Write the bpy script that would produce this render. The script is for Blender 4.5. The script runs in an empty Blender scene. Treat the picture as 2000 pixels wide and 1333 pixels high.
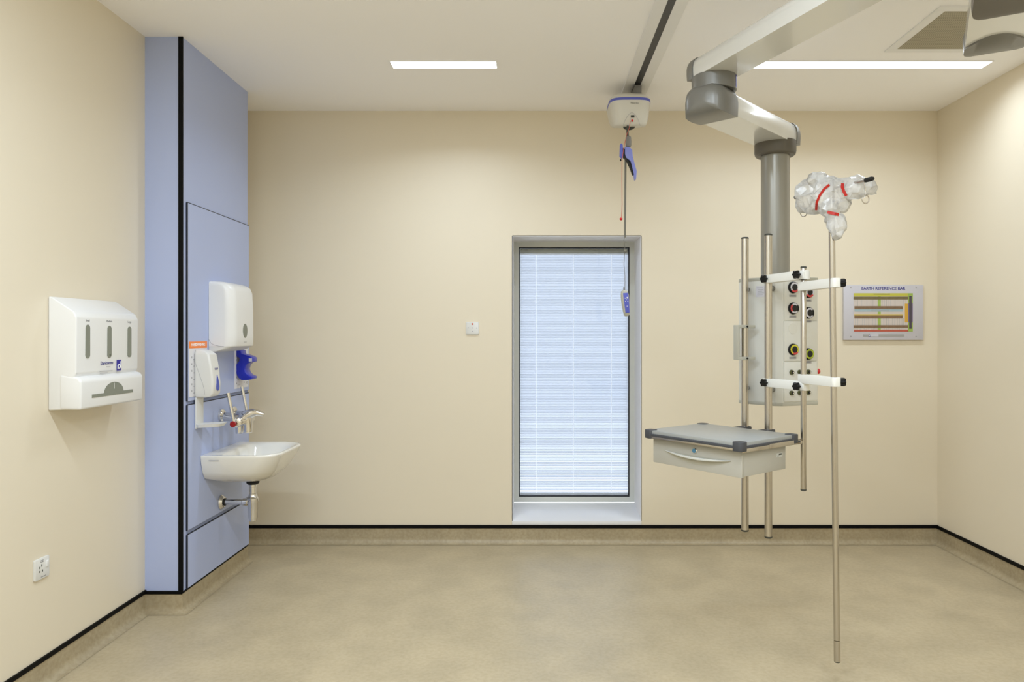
import bpy, bmesh, math, random
from mathutils import Vector, Matrix, noise
random.seed(7)
PI = math.pi
C = bpy.context.scene.collection
SC = bpy.context.scene

# ------------------------------------------------------------------ materials
def lin(c):
    c = c / 255.0
    return c / 12.92 if c <= 0.04045 else ((c + 0.055) / 1.055) ** 2.4
def rgb(r, g, b): return (lin(r), lin(g), lin(b), 1.0)

def mat(name, col, rough=0.5, metal=0.0, coat=0.0, var=0.0, vscale=8.0, bump=0.0, bscale=60.0, spec=0.5):
    m = bpy.data.materials.new(name); m.use_nodes = True
    nt = m.node_tree; b = nt.nodes['Principled BSDF']
    b.inputs['Base Color'].default_value = col
    b.inputs['Roughness'].default_value = rough
    b.inputs['Metallic'].default_value = metal
    b.inputs['Coat Weight'].default_value = coat
    b.inputs['Coat Roughness'].default_value = 0.08
    b.inputs['Specular IOR Level'].default_value = spec
    tc = nt.nodes.new('ShaderNodeTexCoord')
    n = nt.nodes.new('ShaderNodeTexNoise'); n.inputs['Scale'].default_value = vscale; n.inputs['Detail'].default_value = 5
    nt.links.new(tc.outputs['Object'], n.inputs['Vector'])
    r = nt.nodes.new('ShaderNodeValToRGB')
    v = max(var, 0.004)
    r.color_ramp.elements[0].position = 0.3; r.color_ramp.elements[1].position = 0.7
    r.color_ramp.elements[0].color = (col[0]*(1-v), col[1]*(1-v), col[2]*(1-v), 1)
    r.color_ramp.elements[1].color = (min(1, col[0]*(1+v)), min(1, col[1]*(1+v)), min(1, col[2]*(1+v)), 1)
    nt.links.new(n.outputs['Fac'], r.inputs['Fac'])
    nt.links.new(r.outputs['Color'], b.inputs['Base Color'])
    if bump:
        n2 = nt.nodes.new('ShaderNodeTexNoise'); n2.inputs['Scale'].default_value = bscale; n2.inputs['Detail'].default_value = 3
        nt.links.new(tc.outputs['Object'], n2.inputs['Vector'])
        bp = nt.nodes.new('ShaderNodeBump'); bp.inputs['Strength'].default_value = bump; bp.inputs['Distance'].default_value = 0.002
        nt.links.new(n2.outputs['Fac'], bp.inputs['Height']); nt.links.new(bp.outputs['Normal'], b.inputs['Normal'])
    return m

def emit(name, col, s):
    m = bpy.data.materials.new(name); m.use_nodes = True
    nt = m.node_tree; nt.nodes.clear()
    e = nt.nodes.new('ShaderNodeEmission'); e.inputs['Color'].default_value = col; e.inputs['Strength'].default_value = s
    o = nt.nodes.new('ShaderNodeOutputMaterial'); nt.links.new(e.outputs[0], o.inputs[0])
    return m

def vinyl(name, base, dark, rough):
    m = bpy.data.materials.new(name); m.use_nodes = True
    nt = m.node_tree; b = nt.nodes['Principled BSDF']
    tc = nt.nodes.new('ShaderNodeTexCoord')
    def noise_ramp(scale, detail, c0, c1, p0, p1):
        n = nt.nodes.new('ShaderNodeTexNoise'); n.inputs['Scale'].default_value = scale; n.inputs['Detail'].default_value = detail
        nt.links.new(tc.outputs['Object'], n.inputs['Vector'])
        r = nt.nodes.new('ShaderNodeValToRGB')
        r.color_ramp.elements[0].position = p0; r.color_ramp.elements[1].position = p1
        r.color_ramp.elements[0].color = c0; r.color_ramp.elements[1].color = c1
        nt.links.new(n.outputs['Fac'], r.inputs['Fac'])
        return n, r
    n1, r1 = noise_ramp(55, 8, dark, base, 0.32, 0.62)
    n2, r2 = noise_ramp(5.0, 4, (0.87, 0.87, 0.87, 1), (1.0, 1.0, 1.0, 1), 0.35, 0.65)
    n3, r3 = noise_ramp(420, 2, (0.90, 0.90, 0.89, 1), (1.0, 1.0, 1.0, 1), 0.32, 0.5)
    def mul(a, c):
        x = nt.nodes.new('ShaderNodeMix'); x.data_type = 'RGBA'; x.blend_type = 'MULTIPLY'; x.inputs['Factor'].default_value = 1
        nt.links.new(a, x.inputs[6]); nt.links.new(c, x.inputs[7]); return x.outputs[2]
    nt.links.new(mul(mul(r1.outputs[0], r2.outputs[0]), r3.outputs[0]), b.inputs['Base Color'])
    mr = nt.nodes.new('ShaderNodeMapRange'); mr.inputs[3].default_value = rough - 0.06; mr.inputs[4].default_value = rough + 0.08
    nt.links.new(n2.outputs['Fac'], mr.inputs[0]); nt.links.new(mr.outputs[0], b.inputs['Roughness'])
    bp = nt.nodes.new('ShaderNodeBump'); bp.inputs['Strength'].default_value = 0.15; bp.inputs['Distance'].default_value = 0.001
    nt.links.new(n3.outputs['Fac'], bp.inputs['Height']); nt.links.new(bp.outputs['Normal'], b.inputs['Normal'])
    return m

M = {}
M['wall'] = mat('cream_wall_paint', rgb(223, 213, 193), 0.42, var=0.008, vscale=1.2, bump=0.05, bscale=300)
M['ceil'] = mat('white_ceiling_paint', rgb(250, 249, 251), 0.75, var=0.006, vscale=1.0)
M['floor'] = vinyl('speckled_beige_vinyl', rgb(187, 173, 145), rgb(178, 163, 134), 0.36)
M['skirt'] = vinyl('shaded_skirting_vinyl', rgb(174, 160, 132), rgb(162, 147, 118), 0.42)  # same vinyl as the floor, with the skirting's shade put into the colour
M['black'] = mat('black_trim', rgb(4, 4, 4), 0.6, spec=0.15)
M['blue'] = mat('periwinkle_laminate', rgb(172, 184, 222), 0.32, var=0.01, vscale=2)
M['bluedge'] = mat('laminate_core', rgb(22, 24, 34), 0.5)
M['blueshade'] = mat('recess_shade_blue', rgb(130, 140, 172), 0.6)
M['reveal'] = mat('white_reveal_paint', rgb(246, 246, 250), 0.5)
M['sill'] = mat('white_sill_gloss', rgb(228, 229, 234), 0.22)
M['wframe'] = mat('grey_aluminium_frame', rgb(200, 202, 198), 0.45)
M['gasket'] = mat('dark_gasket', rgb(20, 22, 30), 0.5)
M['plastic'] = mat('white_plastic', rgb(226, 226, 226), 0.32, spec=0.5)
M['plastic2'] = mat('white_plastic_satin', rgb(218, 218, 216), 0.42)
M['porcelain'] = mat('white_porcelain', rgb(228, 226, 220), 0.12, coat=0.6)
M['slot'] = mat('olive_grey_slot', rgb(128, 131, 120), 0.5)
M['slotdark'] = mat('dark_slot', rgb(62, 64, 58), 0.6)
M['steel'] = mat('brushed_steel', rgb(196, 190, 180), 0.26, metal=1.0, var=0.006, vscale=40)
M['chrome'] = mat('chrome', rgb(225, 223, 220), 0.07, metal=1.0)
M['cream_gloss'] = mat('cream_gloss_paint', rgb(222, 222, 219), 0.22, coat=0.5)
M['pgrey'] = mat('pendant_grey', rgb(122, 121, 117), 0.34, metal=0.25, var=0.01)
M['pgreyd'] = mat('pendant_dark_grey', rgb(92, 87, 78), 0.45)
M['column'] = mat('column_grey', rgb(150, 148, 141), 0.30, metal=0.35)
M['head'] = mat('service_head_white', rgb(214, 213, 206), 0.35)
M['headrim'] = mat('service_head_rim', rgb(178, 176, 164), 0.4)
M['clampw'] = mat('white_clamp', rgb(232, 232, 228), 0.35)
M['knob'] = mat('black_knob', rgb(10, 10, 10), 0.45, spec=0.3)
M['bumper'] = mat('charcoal_bumper', rgb(66, 68, 74), 0.5)
M['shelf'] = mat('pale_grey_shelf', rgb(154, 156, 155), 0.3, var=0.012, vscale=30)
M['drawer'] = mat('light_grey_drawer', rgb(182, 180, 172), 0.4)
M['lip'] = mat('shelf_lip', rgb(205, 206, 202), 0.35)
M['hblue'] = mat('hoist_blue', rgb(92, 100, 196), 0.4)
M['hbluel'] = mat('hoist_blue_light', rgb(128, 136, 210), 0.4)
M['hoist'] = mat('hoist_white', rgb(216, 214, 207), 0.35)
M['hgrey'] = mat('hoist_grey', rgb(122, 120, 116), 0.5)
M['cable'] = mat('grey_cable', rgb(112, 110, 100), 0.55)
M['red'] = mat('red_plastic', rgb(205, 34, 34), 0.4)
M['cordred'] = mat('red_cord', rgb(200, 96, 78), 0.6)
M['redtape'] = mat('red_tape', rgb(184, 30, 20), 0.35)
M['deepblue'] = mat('deep_blue_plastic', rgb(12, 32, 176), 0.3, coat=0.3)
M['soapblue'] = mat('translucent_blue_window', rgb(44, 70, 176), 0.2)
M['navy'] = mat('navy_ink', rgb(50, 48, 130), 0.6)
M['logoblue'] = mat('logo_blue', rgb(44, 34, 150), 0.5)
M['greyink'] = mat('grey_ink', rgb(120, 120, 124), 0.6)
M['lgreyink'] = mat('pale_grey_ink', rgb(172, 172, 178), 0.6)
M['white'] = mat('white_ink', rgb(240, 240, 240), 0.5)
M['paper'] = mat('poster_paper', rgb(222, 222, 228), 0.5)
M['orange'] = mat('poster_orange', rgb(244, 136, 60), 0.5)
M['wirered'] = mat('tap_red', rgb(150, 14, 18), 0.3)
M['track'] = mat('dark_track', rgb(58, 58, 60), 0.4, metal=0.3)
M['trackw'] = mat('white_track_edge', rgb(236, 236, 237), 0.5)
M['rubber'] = mat('black_rubber', rgb(14, 14, 14), 0.6)
M['earthpanel'] = mat('lavender_grey_panel', rgb(196, 194, 202), 0.22)
M['eback'] = mat('pinkish_backplate', rgb(202, 192, 186), 0.5)
M['copper'] = mat('dull_copper', rgb(122, 96, 72), 0.4, var=0.12, vscale=40)
M['bronze'] = mat('dark_bronze', rgb(112, 100, 68), 0.4, var=0.12, vscale=40)
M['eyellow'] = mat('label_yellow', rgb(190, 186, 74), 0.5)
M['eamber'] = mat('label_amber', rgb(200, 176, 96), 0.5)
M['egreen'] = mat('label_green', rgb(152, 176, 84), 0.5)
M['eblue'] = mat('label_pale_blue', rgb(158, 178, 186), 0.5)
M['eorange'] = mat('label_orange', rgb(206, 160, 60), 0.5)
M['ered'] = mat('label_red', rgb(180, 88, 70), 0.5)
M['edark'] = mat('label_dark', rgb(74, 66, 76), 0.5)
M['eviolet'] = mat('label_violet', rgb(120, 108, 138), 0.5)
M['gasw'] = mat('outlet_white', rgb(208, 206, 214), 0.4)
M['gasy'] = mat('outlet_yellow', rgb(206, 196, 50), 0.4)
M['gasg'] = mat('outlet_lime', rgb(164, 178, 44), 0.4)
M['gasr'] = mat('outlet_red', rgb(196, 62, 62), 0.4)
M['brassd'] = mat('dark_brass', rgb(96, 98, 66), 0.35, metal=0.6)
M['lockblue'] = mat('lock_blue', rgb(86, 140, 176), 0.3, metal=0.3)
M['tag'] = mat('grey_tag', rgb(158, 156, 154), 0.4)
M['diff'] = emit('lamp_diffuser', (1.0, 0.99, 0.97, 1), 5.0)

def vent_mat():
    m = mat('perforated_grille', rgb(150, 142, 122), 0.5)
    nt = m.node_tree; b = nt.nodes['Principled BSDF']
    tc = nt.nodes.new('ShaderNodeTexCoord')
    v = nt.nodes.new('ShaderNodeTexVoronoi'); v.inputs['Scale'].default_value = 95; v.inputs['Randomness'].default_value = 0.0
    nt.links.new(tc.outputs['Object'], v.inputs['Vector'])
    r = nt.nodes.new('ShaderNodeValToRGB'); r.color_ramp.interpolation = 'LINEAR'
    r.color_ramp.elements[0].position = 0.30; r.color_ramp.elements[0].color = rgb(92, 86, 70)
    r.color_ramp.elements[1].position = 0.42; r.color_ramp.elements[1].color = rgb(176, 168, 146)
    nt.links.new(v.outputs['Distance'], r.inputs['Fac']); nt.links.new(r.outputs[0], b.inputs['Base Color'])
    return m
M['vent'] = vent_mat()

def glass_mat():
    m = bpy.data.materials.new('window_glass'); m.use_nodes = True
    nt = m.node_tree; nt.nodes.clear()
    t = nt.nodes.new('ShaderNodeBsdfTransparent'); t.inputs[0].default_value = (0.95, 0.97, 0.98, 1)
    g = nt.nodes.new('ShaderNodeBsdfGlossy'); g.inputs['Roughness'].default_value = 0.02
    f = nt.nodes.new('ShaderNodeFresnel'); f.inputs[0].default_value = 1.45
    mx = nt.nodes.new('ShaderNodeMixShader'); o = nt.nodes.new('ShaderNodeOutputMaterial')
    nt.links.new(f.outputs[0], mx.inputs[0]); nt.links.new(t.outputs[0], mx.inputs[1]); nt.links.new(g.outputs[0], mx.inputs[2])
    nt.links.new(mx.outputs[0], o.inputs[0]); return m
M['glass'] = glass_mat()

def slat_mat(name, col, tr):
    m = bpy.data.materials.new(name); m.use_nodes = True
    nt = m.node_tree; nt.nodes.clear()
    d = nt.nodes.new('ShaderNodeBsdfDiffuse'); d.inputs[0].default_value = col
    t = nt.nodes.new('ShaderNodeBsdfTranslucent'); t.inputs[0].default_value = tr
    mx = nt.nodes.new('ShaderNodeMixShader'); mx.inputs[0].default_value = 0.5
    o = nt.nodes.new('ShaderNodeOutputMaterial')
    nt.links.new(d.outputs[0], mx.inputs[1]); nt.links.new(t.outputs[0], mx.inputs[2]); nt.links.new(mx.outputs[0], o.inputs[0])
    return m
M['slat'] = slat_mat('white_blind_slat', rgb(205, 212, 226), rgb(216, 220, 230))
M['ladder'] = slat_mat('white_blind_cord', rgb(250, 250, 252), rgb(250, 250, 252))

def bag_mat():
    m = bpy.data.materials.new('cloudy_plastic_film'); m.use_nodes = True
    nt = m.node_tree; nt.nodes.clear()
    tr = nt.nodes.new('ShaderNodeBsdfTransparent'); tr.inputs[0].default_value = (0.97, 0.97, 0.97, 1)
    d = nt.nodes.new('ShaderNodeBsdfDiffuse'); d.inputs[0].default_value = rgb(252, 252, 252)
    tl = nt.nodes.new('ShaderNodeBsdfTranslucent'); tl.inputs[0].default_value = rgb(253, 253, 253)
    g = nt.nodes.new('ShaderNodeBsdfGlossy'); g.inputs['Roughness'].default_value = 0.12
    m1 = nt.nodes.new('ShaderNodeMixShader'); m1.inputs[0].default_value = 0.30
    nt.links.new(d.outputs[0], m1.inputs[1]); nt.links.new(tl.outputs[0], m1.inputs[2])
    tc = nt.nodes.new('ShaderNodeTexCoord'); n = nt.nodes.new('ShaderNodeTexNoise')
    n.inputs['Scale'].default_value = 22; n.inputs['Detail'].default_value = 6
    nt.links.new(tc.outputs['Object'], n.inputs['Vector'])
    mr = nt.nodes.new('ShaderNodeMapRange'); mr.inputs[1].default_value = 0.3; mr.inputs[2].default_value = 0.7
    mr.inputs[3].default_value = 0.42; mr.inputs[4].default_value = 0.74
    nt.links.new(n.outputs['Fac'], mr.inputs[0])
    m2 = nt.nodes.new('ShaderNodeMixShader'); nt.links.new(mr.outputs[0], m2.inputs[0])
    nt.links.new(tr.outputs[0], m2.inputs[1]); nt.links.new(m1.outputs[0], m2.inputs[2])
    f = nt.nodes.new('ShaderNodeFresnel'); f.inputs[0].default_value = 1.42
    bp = nt.nodes.new('ShaderNodeBump'); bp.inputs['Strength'].default_value = 0.25; bp.inputs['Distance'].default_value = 0.01
    nt.links.new(n.outputs['Fac'], bp.inputs['Height'])
    nt.links.new(bp.outputs[0], g.inputs['Normal']); nt.links.new(bp.outputs[0], f.inputs['Normal'])
    m3 = nt.nodes.new('ShaderNodeMixShader'); nt.links.new(f.outputs[0], m3.inputs[0])
    nt.links.new(m2.outputs[0], m3.inputs[1]); nt.links.new(g.outputs[0], m3.inputs[2])
    o = nt.nodes.new('ShaderNodeOutputMaterial'); nt.links.new(m3.outputs[0], o.inputs[0])
    return m
M['bag'] = bag_mat()

# ------------------------------------------------------------------ mesh building
def rrect(w, h, r, n=5):
    r = min(r, w/2 - 1e-4, h/2 - 1e-4); out = []
    for cx, cy, a0 in ((w/2-r, h/2-r, 0), (-w/2+r, h/2-r, PI/2), (-w/2+r, -h/2+r, PI), (w/2-r, -h/2+r, 1.5*PI)):
        for k in range(n+1):
            a = a0 + PI/2*k/n
            out.append((cx + r*math.cos(a), cy + r*math.sin(a)))
    return out

def face_m(o, n):
    """local x = right along the surface, y = up, z = outward normal n"""
    n = Vector(n).normalized(); up = Vector((0, 0, 1)); r = up.cross(n).normalized(); u = n.cross(r)
    m = Matrix((r, u, n)).transposed().to_4x4(); m.translation = Vector(o); return m

def axis_m(o, d, up=(0, 0, 1)):
    """local x along d, z close to up"""
    x = Vector(d).normalized(); z = Vector(up); y = z.cross(x)
    if y.length < 1e-5: y = Vector((0, 1, 0))
    y.normalize(); z = x.cross(y)
    m = Matrix((x, y, z)).transposed().to_4x4(); m.translation = Vector(o); return m

I4 = Matrix.Identity(4)
class MB:
    def __init__(s): s.b = bmesh.new(); s.mats = []
    def mi(s, m):
        if m is None: m = '_'
        if m not in s.mats: s.mats.append(m)
        return s.mats.index(m)
    def merge(s, t, m, xf):
        k = s.mi(m); mp = {}
        for v in t.verts: mp[v] = s.b.verts.new(xf @ v.co)
        for f in t.faces:
            try:
                nf = s.b.faces.new([mp[v] for v in f.verts]); nf.material_index = k; nf.smooth = True
            except ValueError: pass
        t.free(); return s
    def loft(s, rings, m=None, xf=I4, caps=True, bevel=0):
        t = bmesh.new(); vs = [[t.verts.new(Vector(p)) for p in r] for r in rings]
        n = len(vs[0])
        for a, b in zip(vs, vs[1:]):
            for i in range(n):
                t.faces.new((a[i], a[(i+1) % n], b[(i+1) % n], b[i]))
        if caps: t.faces.new(list(reversed(vs[0]))); t.faces.new(vs[-1])
        bmesh.ops.recalc_face_normals(t, faces=t.faces)
        return s.merge(t, m, xf)
    def box(s, c, d, m=None, bev=0.0, seg=2, xf=I4):
        t = bmesh.new(); bmesh.ops.create_cube(t, size=1.0)
        for v in t.verts: v.co = Vector((v.co.x*d[0] + c[0], v.co.y*d[1] + c[1], v.co.z*d[2] + c[2]))
        if bev > 0:
            bmesh.ops.bevel(t, geom=list(t.edges), offset=bev, segments=seg, profile=0.5, affect='EDGES')
        return s.merge(t, m, xf)
    def prism(s, poly, z0, z1, m=None, bev=0.0, seg=2, xf=I4):
        t = bmesh.new()
        a = [t.verts.new((p[0], p[1], z0)) for p in poly]; b = [t.verts.new((p[0], p[1], z1)) for p in poly]
        n = len(poly)
        t.faces.new(list(reversed(a))); t.faces.new(b)
        for i in range(n): t.faces.new((a[i], a[(i+1) % n], b[(i+1) % n], b[i]))
        bmesh.ops.recalc_face_normals(t, faces=t.faces)
        if bev > 0:
            bmesh.ops.bevel(t, geom=list(t.edges), offset=bev, segments=seg, profile=0.5, affect='EDGES', clamp_overlap=True)
        return s.merge(t, m, xf)
    def cyl(s, p0, p1, r, r2=None, m=None, seg=28, caps=True):
        p0, p1 = Vector(p0), Vector(p1); r2 = r if r2 is None else r2
        xf = axis_m(p0, p1 - p0, (0, 0, 1) if abs((p1-p0).normalized().z) < 0.99 else (1, 0, 0)); L = (p1-p0).length
        ring = lambda x, q: [(x, q*math.cos(2*PI*k/seg), q*math.sin(2*PI*k/seg)) for k in range(seg)]
        return s.loft([ring(0, r), ring(L, r2)], m, xf, caps)
    def lathe(s, prof, o, ax=(0, 0, 1), m=None, seg=32):
        d = Vector(ax).normalized()
        xf = axis_m(o, d, (0, 0, 1) if abs(d.z) < 0.99 else (1, 0, 0))
        return s.loft([[(x, q*math.cos(2*PI*k/seg), q*math.sin(2*PI*k/seg)) for k in range(seg)] for q, x in prof], m, xf)
    def tube(s, path, r, m=None, seg=10, radii=None):
        ps = [Vector(p) for p in path]; rings = []; prev = None
        for i, p in enumerate(ps):
            d = (ps[min(i+1, len(ps)-1)] - ps[max(i-1, 0)]).normalized()
            if prev is None:
                u = d.orthogonal().normalized()
            else:
                u = (prev - d*prev.dot(d)).normalized()
            prev = u; w = d.cross(u); q = radii[i] if radii else r
            rings.append([p + (u*math.cos(2*PI*k/seg) + w*math.sin(2*PI*k/seg))*q for k in range(seg)])
        return s.loft(rings, m)
    def sphere(s, c, r, m=None, sub=3, sc=(1, 1, 1), xf=I4):
        t = bmesh.new(); bmesh.ops.create_icosphere(t, subdivisions=sub, radius=r)
        for v in t.verts: v.co = Vector((v.co.x*sc[0]+c[0], v.co.y*sc[1]+c[1], v.co.z*sc[2]+c[2]))
        return s.merge(t, m, xf)
    def build(s, name, m=None, parent=None, ang=35):
        me = bpy.data.meshes.new(name)
        bb = [v.co.copy() for v in s.b.verts]
        c = Vector([(min(v[i] for v in bb) + max(v[i] for v in bb))/2 for i in range(3)])
        for v in s.b.verts: v.co -= c
        s.b.to_mesh(me); s.b.free()
        for k in s.mats: me.materials.append(M[m] if k == '_' else M[k])
        me.set_sharp_from_angle(angle=math.radians(ang))
        o = bpy.data.objects.new(name, me); C.objects.link(o)
        place(o, c, parent); return o

WPOS = {}
def place(o, c, parent):
    o.location = c; WPOS[o.name] = Vector(c)
    if parent is not None:
        o.parent = parent; o.location = Vector(c) - WPOS[parent.name]
def tag(o, label=None, cat=None, group=None, kind=None):
    if label: o['label'] = label
    if cat: o['category'] = cat
    if group: o['group'] = group
    if kind: o['kind'] = kind
    return o
def thing(name, label, cat, loc, group=None):
    o = bpy.data.objects.new(name, None); o.empty_display_size = 0.05; C.objects.link(o); place(o, Vector(loc), None)
    return tag(o, label, cat, group)
def struct(o): o['kind'] = 'structure'; return o
def text(name, body, size, xf, m, parent, align='CENTER', bold=0.0):
    cu = bpy.data.curves.new('t', 'FONT'); cu.body = body; cu.size = size; cu.align_x = align; cu.align_y = 'CENTER'
    cu.extrude = 0.0003; cu.offset = bold; cu.resolution_u = 3
    to = bpy.data.objects.new('t', cu); C.objects.link(to)
    dg = bpy.context.evaluated_depsgraph_get(); dg.update()
    me = bpy.data.meshes.new_from_object(to.evaluated_get(dg))
    bpy.data.objects.remove(to); bpy.data.curves.remove(cu)
    vs = [xf @ v.co for v in me.vertices]
    c = sum(vs, Vector()) / len(vs)
    for v, w in zip(me.vertices, vs): v.co = w - c
    me.materials.clear(); me.materials.append(M[m]); me.name = name
    o = bpy.data.objects.new(name, me); C.objects.link(o); place(o, c, parent); return o

# camera calibration: eye at (0,0,1.45) looking along +Y
EZ, F, CX, CY = 1.45, 1405.0, 1045.0, 655.0
XL, XR, YB, YF, ZC = -2.037, 2.797, 5.0, -1.8, 3.009

# ================================================================== SHELL
b = MB(); b.box(((XL+XR)/2, (YB+YF)/2, -0.05), (XR-XL+0.4, YB-YF+0.4, 0.1)); struct(b.build('floor', 'floor'))
WX0, WX1, WZ0, WZ1 = -0.157, 0.737, 0.158, 2.140
b = MB()
T = 0.36
for x0, x1, z0, z1 in ((XL-0.2, WX0, 0, ZC+0.1), (WX1, XR+0.2, 0, ZC+0.1), (WX0, WX1, 0, WZ0-0.03), (WX0, WX1, WZ1, ZC+0.1)):
    b.box(((x0+x1)/2, YB+T/2, (z0+z1)/2), (x1-x0, T, z1-z0))
struct(b.build('wall_back', 'wall'))
b = MB(); b.box((XL-0.1, (YB+YF)/2, ZC/2), (0.2, YB-YF, ZC)); struct(b.build('wall_left', 'wall'))
b = MB(); b.box((XR+0.1, (YB+YF)/2, ZC/2), (0.2, YB-YF, ZC)); struct(b.build('wall_right', 'wall'))
b = MB(); b.box(((XL+XR)/2, YF-0.1, ZC/2), (XR-XL+0.4, 0.2, ZC)); struct(b.build('wall_front', 'wall'))
b = MB(); b.box(((XL+XR)/2, (YB+YF)/2, ZC+0.05), (XR-XL+0.4, YB-YF+0.4, 0.1)); struct(b.build('ceiling', 'ceil'))
# boxed-out blue service duct on the left wall
DX, DY0, DY1 = -1.842, 3.756, 4.612
b = MB(); b.box(((XL+DX)/2-0.0005, (DY0+DY1)/2, (0.10+ZC)/2), (DX-XL, DY1-DY0, ZC-0.10)); struct(b.build('wall_duct', 'blue'))
b = MB(); b.box((-1.849, DY0-0.0015, (0.112+ZC)/2), (0.024, 0.006, ZC-0.112)); struct(b.build('trim_1', 'black'))

# coved vinyl skirting: profile (distance from wall, height)
def cove(h=0.108, t=0.004, r=0.035):
    p = [(0, h), (t, h)]
    for k in range(7):
        a = PI/2*k/6
        p.append((t + r - r*math.cos(a), 0.0012 + r - r*math.sin(a)))
    p.append((0, 0.0012)); return p
def skirt(name, o, d, n, L):
    xf = Matrix((Vector(n), Vector((0, 0, 1)), Vector(d))).transposed().to_4x4(); xf.translation = Vector(o)
    m_ = MB(); m_.prism(cove(), 0, L, xf=xf); return struct(m_.build(name, 'skirt'))
skirt('baseboard_back', (XL, YB, 0), (1, 0, 0), (0, -1, 0), XR-XL)
skirt('baseboard_left', (XL, YF, 0), (0, 1, 0), (1, 0, 0), DY0-YF)
skirt('baseboard_right', (XR, YF, 0), (0, 1, 0), (-1, 0, 0), YB-YF)
# around the duct: one piece, mitred at the outer corner
m_ = MB()
m_.loft([[(XL, DY0-d, z) for d, z in cove()], [(DX+d, DY0-d, z) for d, z in cove()], [(DX+d, DY1, z) for d, z in cove()]])
struct(m_.build('baseboard_duct', 'skirt'))
def strip(name, c, d): m_ = MB(); m_.box(c, d); return struct(m_.build(name, 'black'))
SZ = 0.119
strip('trim_2', ((XL+XR)/2, YB-0.004, SZ), (XR-XL, 0.008, 0.022))
strip('trim_3', (XL+0.004, (YF+DY0)/2, 0.110), (0.008, DY0-YF, 0.019))
strip('trim_4', (XR-0.004, (YF+YB)/2, SZ-0.002), (0.008, YB-YF, 0.022))
strip('trim_5', ((XL+DX)/2, DY0-0.003, 0.106), (DX-XL+0.006, 0.008, 0.016))
strip('trim_6', (DX+0.003, (DY0+DY1)/2-0.005, 0.1055), (0.005, DY1-DY0, 0.008))

for nm, z in (('gap_shade_1', 1.090), ('gap_shade_2', 0.406)):  # added strips of darker blue painting the shade in the panel gaps
    m_ = MB(); m_.box((DX, (3.803+DY1)/2, z), (0.0016, DY1-3.803, 0.018)); struct(m_.build(nm, 'blueshade'))
# duct side: removable laminate panels with dark cores
def access_panel(z0, z1, label):
    t = thing('access_panel', label, 'panel', (-1.841, 4.2, z0))
    m_ = MB(); m_.box((-1.8382, (3.803+DY1)/2, (z0+z1)/2), (0.0064, DY1-3.803, z1-z0)); m_.build('panel_face', 'blue', t)
    m_ = MB(); m_.box((-1.8383, 3.799, (z0+z1)/2), (0.0066, 0.008, z1-z0))
    m_.box((-1.8383, (3.799+DY1)/2, z1+0.002), (0.0066, DY1-3.799, 0.004)); tag(m_.build('panel_edge', 'bluedge', t), 'dark edge of the panel')
access_panel(1.100, 2.150, 'tall pale blue removable panel behind the towel and soap dispensers')
access_panel(0.417, 1.078, 'pale blue removable panel that the white washbasin is fixed to')
access_panel(0.112, 0.392, 'low pale blue removable panel under the washbasin, just above the floor skirting')

# ================================================================== WINDOW
FY = 5.32
win = struct(thing('window_1', 'tall narrow window with grey frame and deep white reveals in back wall', 'window', (0.29, FY, 0.2)))
FX0, FX1, FZ0, FZ1 = WX0, WX1, 0.215, WZ1
fw = 0.038
def rect_frame(x0, x1, z0, z1, w, y0, y1, m=None):
    m_ = MB(); yc, dy = (y0+y1)/2, y1-y0
    m_.box(((x0+x1)/2, yc, z1-w/2), (x1-x0, dy, w)); m_.box(((x0+x1)/2, yc, z0+w/2), (x1-x0, dy, w))
    m_.box((x0+w/2, yc, (z0+z1)/2), (w, dy, z1-z0-2*w)); m_.box((x1-w/2, yc, (z0+z1)/2), (w, dy, z1-z0-2*w)); return m_
rect_frame(FX0, FX1, FZ0, FZ1, fw, FY, FY+0.06).build('window_frame', 'wframe', win)
rect_frame(FX0+fw, FX1-fw, FZ0+fw, FZ1-fw, 0.007, FY+0.003, FY+0.05).build('gasket', 'gasket', win)
m_ = MB(); m_.box(((FX0+FX1)/2, FY+0.02, (FZ0+FZ1)/2), (FX1-FX0-2*fw-0.01, 0.004, FZ1-FZ0-2*fw-0.01)); m_.build('pane', 'glass', win)
m_ = MB()
m_.box((WX0-0.001, YB+FY/2-2.5, (WZ0+WZ1)/2), (0.006, FY-YB, WZ1-WZ0)); m_.box((WX1+0.001, YB+FY/2-2.5, (WZ0+WZ1)/2), (0.006, FY-YB, WZ1-WZ0))
m_.box(((WX0+WX1)/2, YB+FY/2-2.5, WZ1+0.001), (WX1-WX0, FY-YB, 0.006)); m_.build('reveal', 'reveal', win)
m_ = MB(); xf = Matrix(((0, 0, 1), (1, 0, 0), (0, 1, 0))).to_4x4()
xf = Matrix(((0, 0, 1, 0), (1, 0, 0, 0), (0, 1, 0, 0), (0, 0, 0, 1)))
m_.prism([(YB-0.006, WZ0), (FY+0.002, 0.213), (FY+0.002, 0.12), (YB-0.006, 0.131)], WX0-0.003, WX1+0.003, bev=0.003, xf=xf)
m_.build('window_sill', 'sill', win)

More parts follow.
